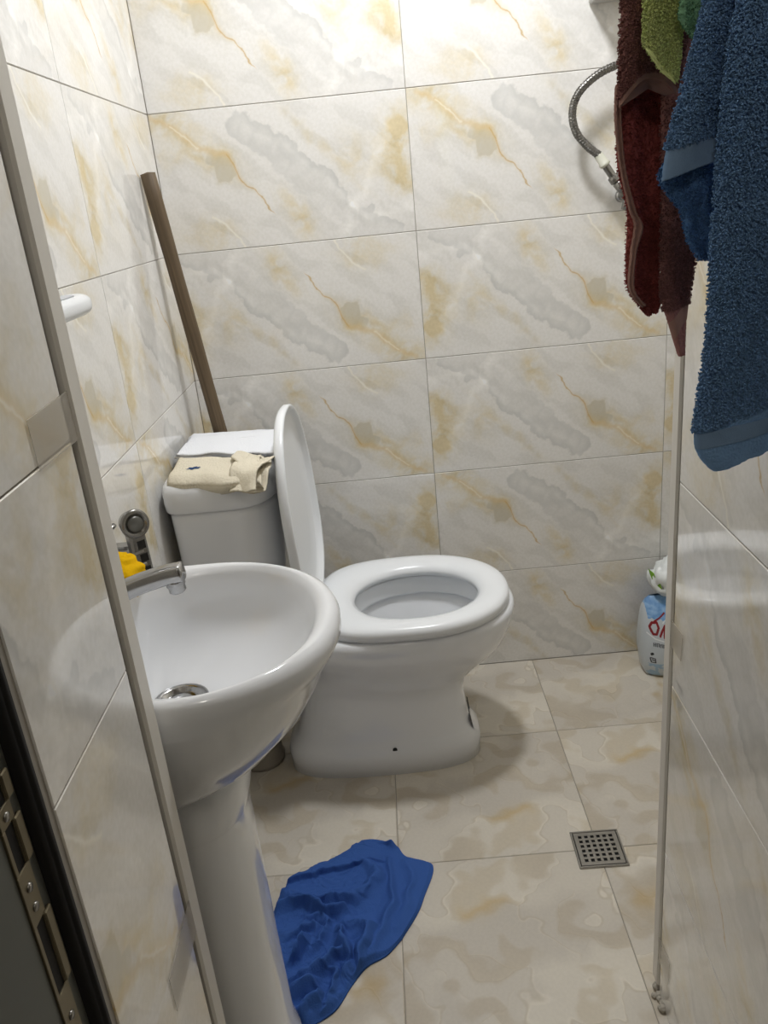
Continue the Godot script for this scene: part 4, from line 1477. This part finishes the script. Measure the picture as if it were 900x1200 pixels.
func build_towels():
	make_tuft()
	# rail with hooks on the tiles above the picture's edge
	var t := thing("hook_rail", "white rail with hooks on the right doorway wall carrying the towels", "hook rail", Vector3(0.826, 1.60, 1.24))
	obj("rail", box_mesh(Vector3(-0.012, -0.02, -0.11), Vector3(-0.002, 0.02, 0.11), 0.003), M.white_plastic, t)
	for z in [-0.06, 0.0, 0.05]:
		obj("hook", tube_mesh(smooth_path([Vector3(-0.008, 0.008, z), Vector3(-0.045, 0.0, z), Vector3(-0.075, -0.022, z), Vector3(-0.092, -0.005, z)], 5), 0.004), M.chrome, t)
	var brown := cloth_mat(c8(156, 112, 108), 120.0, 0.8)
	var maroon := cloth_mat(c8(158, 84, 80), 120.0, 0.8)
	var brown_hem := cloth_mat(c8(156, 122, 112), 200.0, 0.2)
	var lime := cloth_mat(c8(222, 234, 158), 120.0, 0.8)
	var lime_hem := cloth_mat(c8(216, 230, 160), 200.0, 0.2)
	var green := cloth_mat(c8(136, 184, 148), 160.0, 0.3)
	var blue := cloth_mat(c8(130, 168, 214), 120.0, 0.9)
	var blue_hem := cloth_mat(c8(126, 154, 188), 200.0, 0.25)
	var navy := cloth_mat(c8(98, 138, 190), 120.0, 0.6)
	# brown towel
	t = thing("towel", "brown terry towel hanging leftmost of the towels, ending in two points", "towel", Vector3.ZERO, "towels hanging in the doorway")
	towel_piece(t, "rear_fold", {"rows": [[0.742, 1.57, 0.775, 1.57], [0.745, 1.34, 0.785, 1.34], [0.748, 1.26, 0.784, 1.25], [0.7485, 1.20, 0.783, 1.20], [0.7505, 1.155, 0.779, 1.165], [0.758, 1.130, 0.776, 1.130], [0.7665, 1.104, 0.7755, 1.104], [0.769, 1.097, 0.776, 1.097]], "z": 1.202, "fold": 0.003, "waves": 0.7, "thick": 0.005}, brown, brown_hem, 5000, 0.0019, [0.66, 0.745, -0.10, 0.64])
	towel_piece(t, "inner_fold", {"rows": [[0.716, 1.40, 0.758, 1.40], [0.7115, 1.345, 0.757, 1.345], [0.7095, 1.315, 0.757, 1.31], [0.711, 1.275, 0.756, 1.27], [0.720, 1.237, 0.754, 1.235], [0.7195, 1.198, 0.753, 1.20], [0.7215, 1.166, 0.753, 1.17], [0.735, 1.147, 0.753, 1.151], [0.743, 1.138, 0.750, 1.141]], "z": 1.188, "fold": 0.006, "waves": 0.9, "phase": 0.1, "thick": 0.0035}, maroon, brown_hem, 5000, 0.0018)
	towel_piece(t, "left_hem", {"rows": [[0.7055, 1.345, 0.7115, 1.35], [0.7055, 1.315, 0.7115, 1.32], [0.711, 1.275, 0.7165, 1.275], [0.7195, 1.240, 0.7265, 1.238], [0.7245, 1.225, 0.7335, 1.222], [0.7215, 1.200, 0.7275, 1.198], [0.7205, 1.166, 0.7265, 1.166], [0.734, 1.147, 0.738, 1.149]], "z": 1.1955, "fold": 0.001, "thick": 0.003}, brown_hem, brown_hem, 0, 0.001)
	towel_piece(t, "front_fold", {"rows": [[0.712, 1.57, 0.760, 1.57], [0.7085, 1.48, 0.768, 1.48], [0.708, 1.41, 0.769, 1.41], [0.7065, 1.36, 0.764, 1.36], [0.7065, 1.326, 0.7585, 1.327]], "arch": 0.020, "z": 1.205, "fold": 0.004, "waves": 1.1, "thick": 0.006}, brown, brown_hem, 8000, 0.0021, [0.93, 1.0, 0.0, 0.93])
	# lime towel
	t = thing("towel", "lime green terry towel hanging between the brown and blue towels", "towel", Vector3.ZERO, "towels hanging in the doorway")
	towel_piece(t, "rear_fold", {"rows": [[0.735, 1.57, 0.775, 1.57], [0.738, 1.40, 0.768, 1.40], [0.743, 1.35, 0.772, 1.35], [0.752, 1.28, 0.776, 1.28], [0.758, 1.22, 0.774, 1.22], [0.765, 1.163, 0.774, 1.163]], "z": 1.168, "fold": 0.002, "thick": 0.004}, lime, lime_hem, 4000, 0.0016)
	towel_piece(t, "front_fold", {"rows": [[0.722, 1.57, 0.756, 1.57], [0.719, 1.48, 0.752, 1.48], [0.718, 1.42, 0.750, 1.41], [0.7175, 1.385, 0.748, 1.365], [0.7185, 1.368, 0.7455, 1.338]], "z": 1.238, "fold": 0.003, "waves": 0.8, "thick": 0.005}, lime, lime_hem, 6000, 0.0020, [0.9, 0.93, 0.0, 0.97])
	# green cloth
	t = thing("towel", "small dark green towel corner hanging in front of the lime towel", "towel", Vector3.ZERO, "towels hanging in the doorway")
	towel_piece(t, "fold", {"rows": [[0.745, 1.57, 0.768, 1.57], [0.7435, 1.45, 0.765, 1.45], [0.742, 1.402, 0.763, 1.40], [0.7405, 1.386, 0.7625, 1.384], [0.748, 1.375, 0.7620, 1.372], [0.7555, 1.367, 0.7600, 1.366]], "z": 1.253, "fold": 0.0015, "thick": 0.004}, green, green, 900, 0.0013)
	# blue towel
	t = thing("towel", "large blue terry towel hanging rightmost and nearest in the doorway", "towel", Vector3.ZERO, "towels hanging in the doorway")
	towel_piece(t, "inner_fold", {"rows": [[0.745, 1.30, 0.785, 1.31], [0.736, 1.285, 0.780, 1.295], [0.7245, 1.267, 0.777, 1.27], [0.733, 1.251, 0.776, 1.25], [0.7445, 1.237, 0.776, 1.237], [0.751, 1.213, 0.776, 1.215], [0.763, 1.194, 0.776, 1.194]], "z": 1.262, "fold": 0.002, "thick": 0.004}, navy, blue_hem, 3500, 0.0016, [])
	towel_piece(t, "rear_fold", {"rows": [[0.768, 1.57, 0.805, 1.57], [0.760, 1.46, 0.80, 1.46], [0.7535, 1.392, 0.795, 1.392], [0.740, 1.338, 0.786, 1.338], [0.7265, 1.286, 0.778, 1.297], [0.7232, 1.262, 0.773, 1.275]], "z": 1.275, "fold": 0.003, "waves": 0.8, "thick": 0.005}, blue, blue_hem, 10000, 0.0026, [0.80, 1.0, 0.0, 0.80])
	towel_piece(t, "front_fold", {"rows": [[0.782, 1.57, 0.820, 1.57], [0.777, 1.48, 0.822, 1.48], [0.774, 1.40, 0.823, 1.40], [0.766, 1.345, 0.823, 1.345], [0.7625, 1.27, 0.823, 1.27], [0.761, 1.20, 0.823, 1.20], [0.7605, 1.13, 0.823, 1.13], [0.7545, 1.066, 0.8235, 1.09], [0.7535, 1.034, 0.8235, 1.052], [0.762, 1.016, 0.8235, 1.034], [0.773, 1.005, 0.8235, 1.022]], "z": 1.295, "fold": 0.002, "waves": 0.7, "thick": 0.008, "lean": 0.0}, blue, blue_hem, 26000, 0.0027, [0.775, 0.835, 0.03, 0.755])
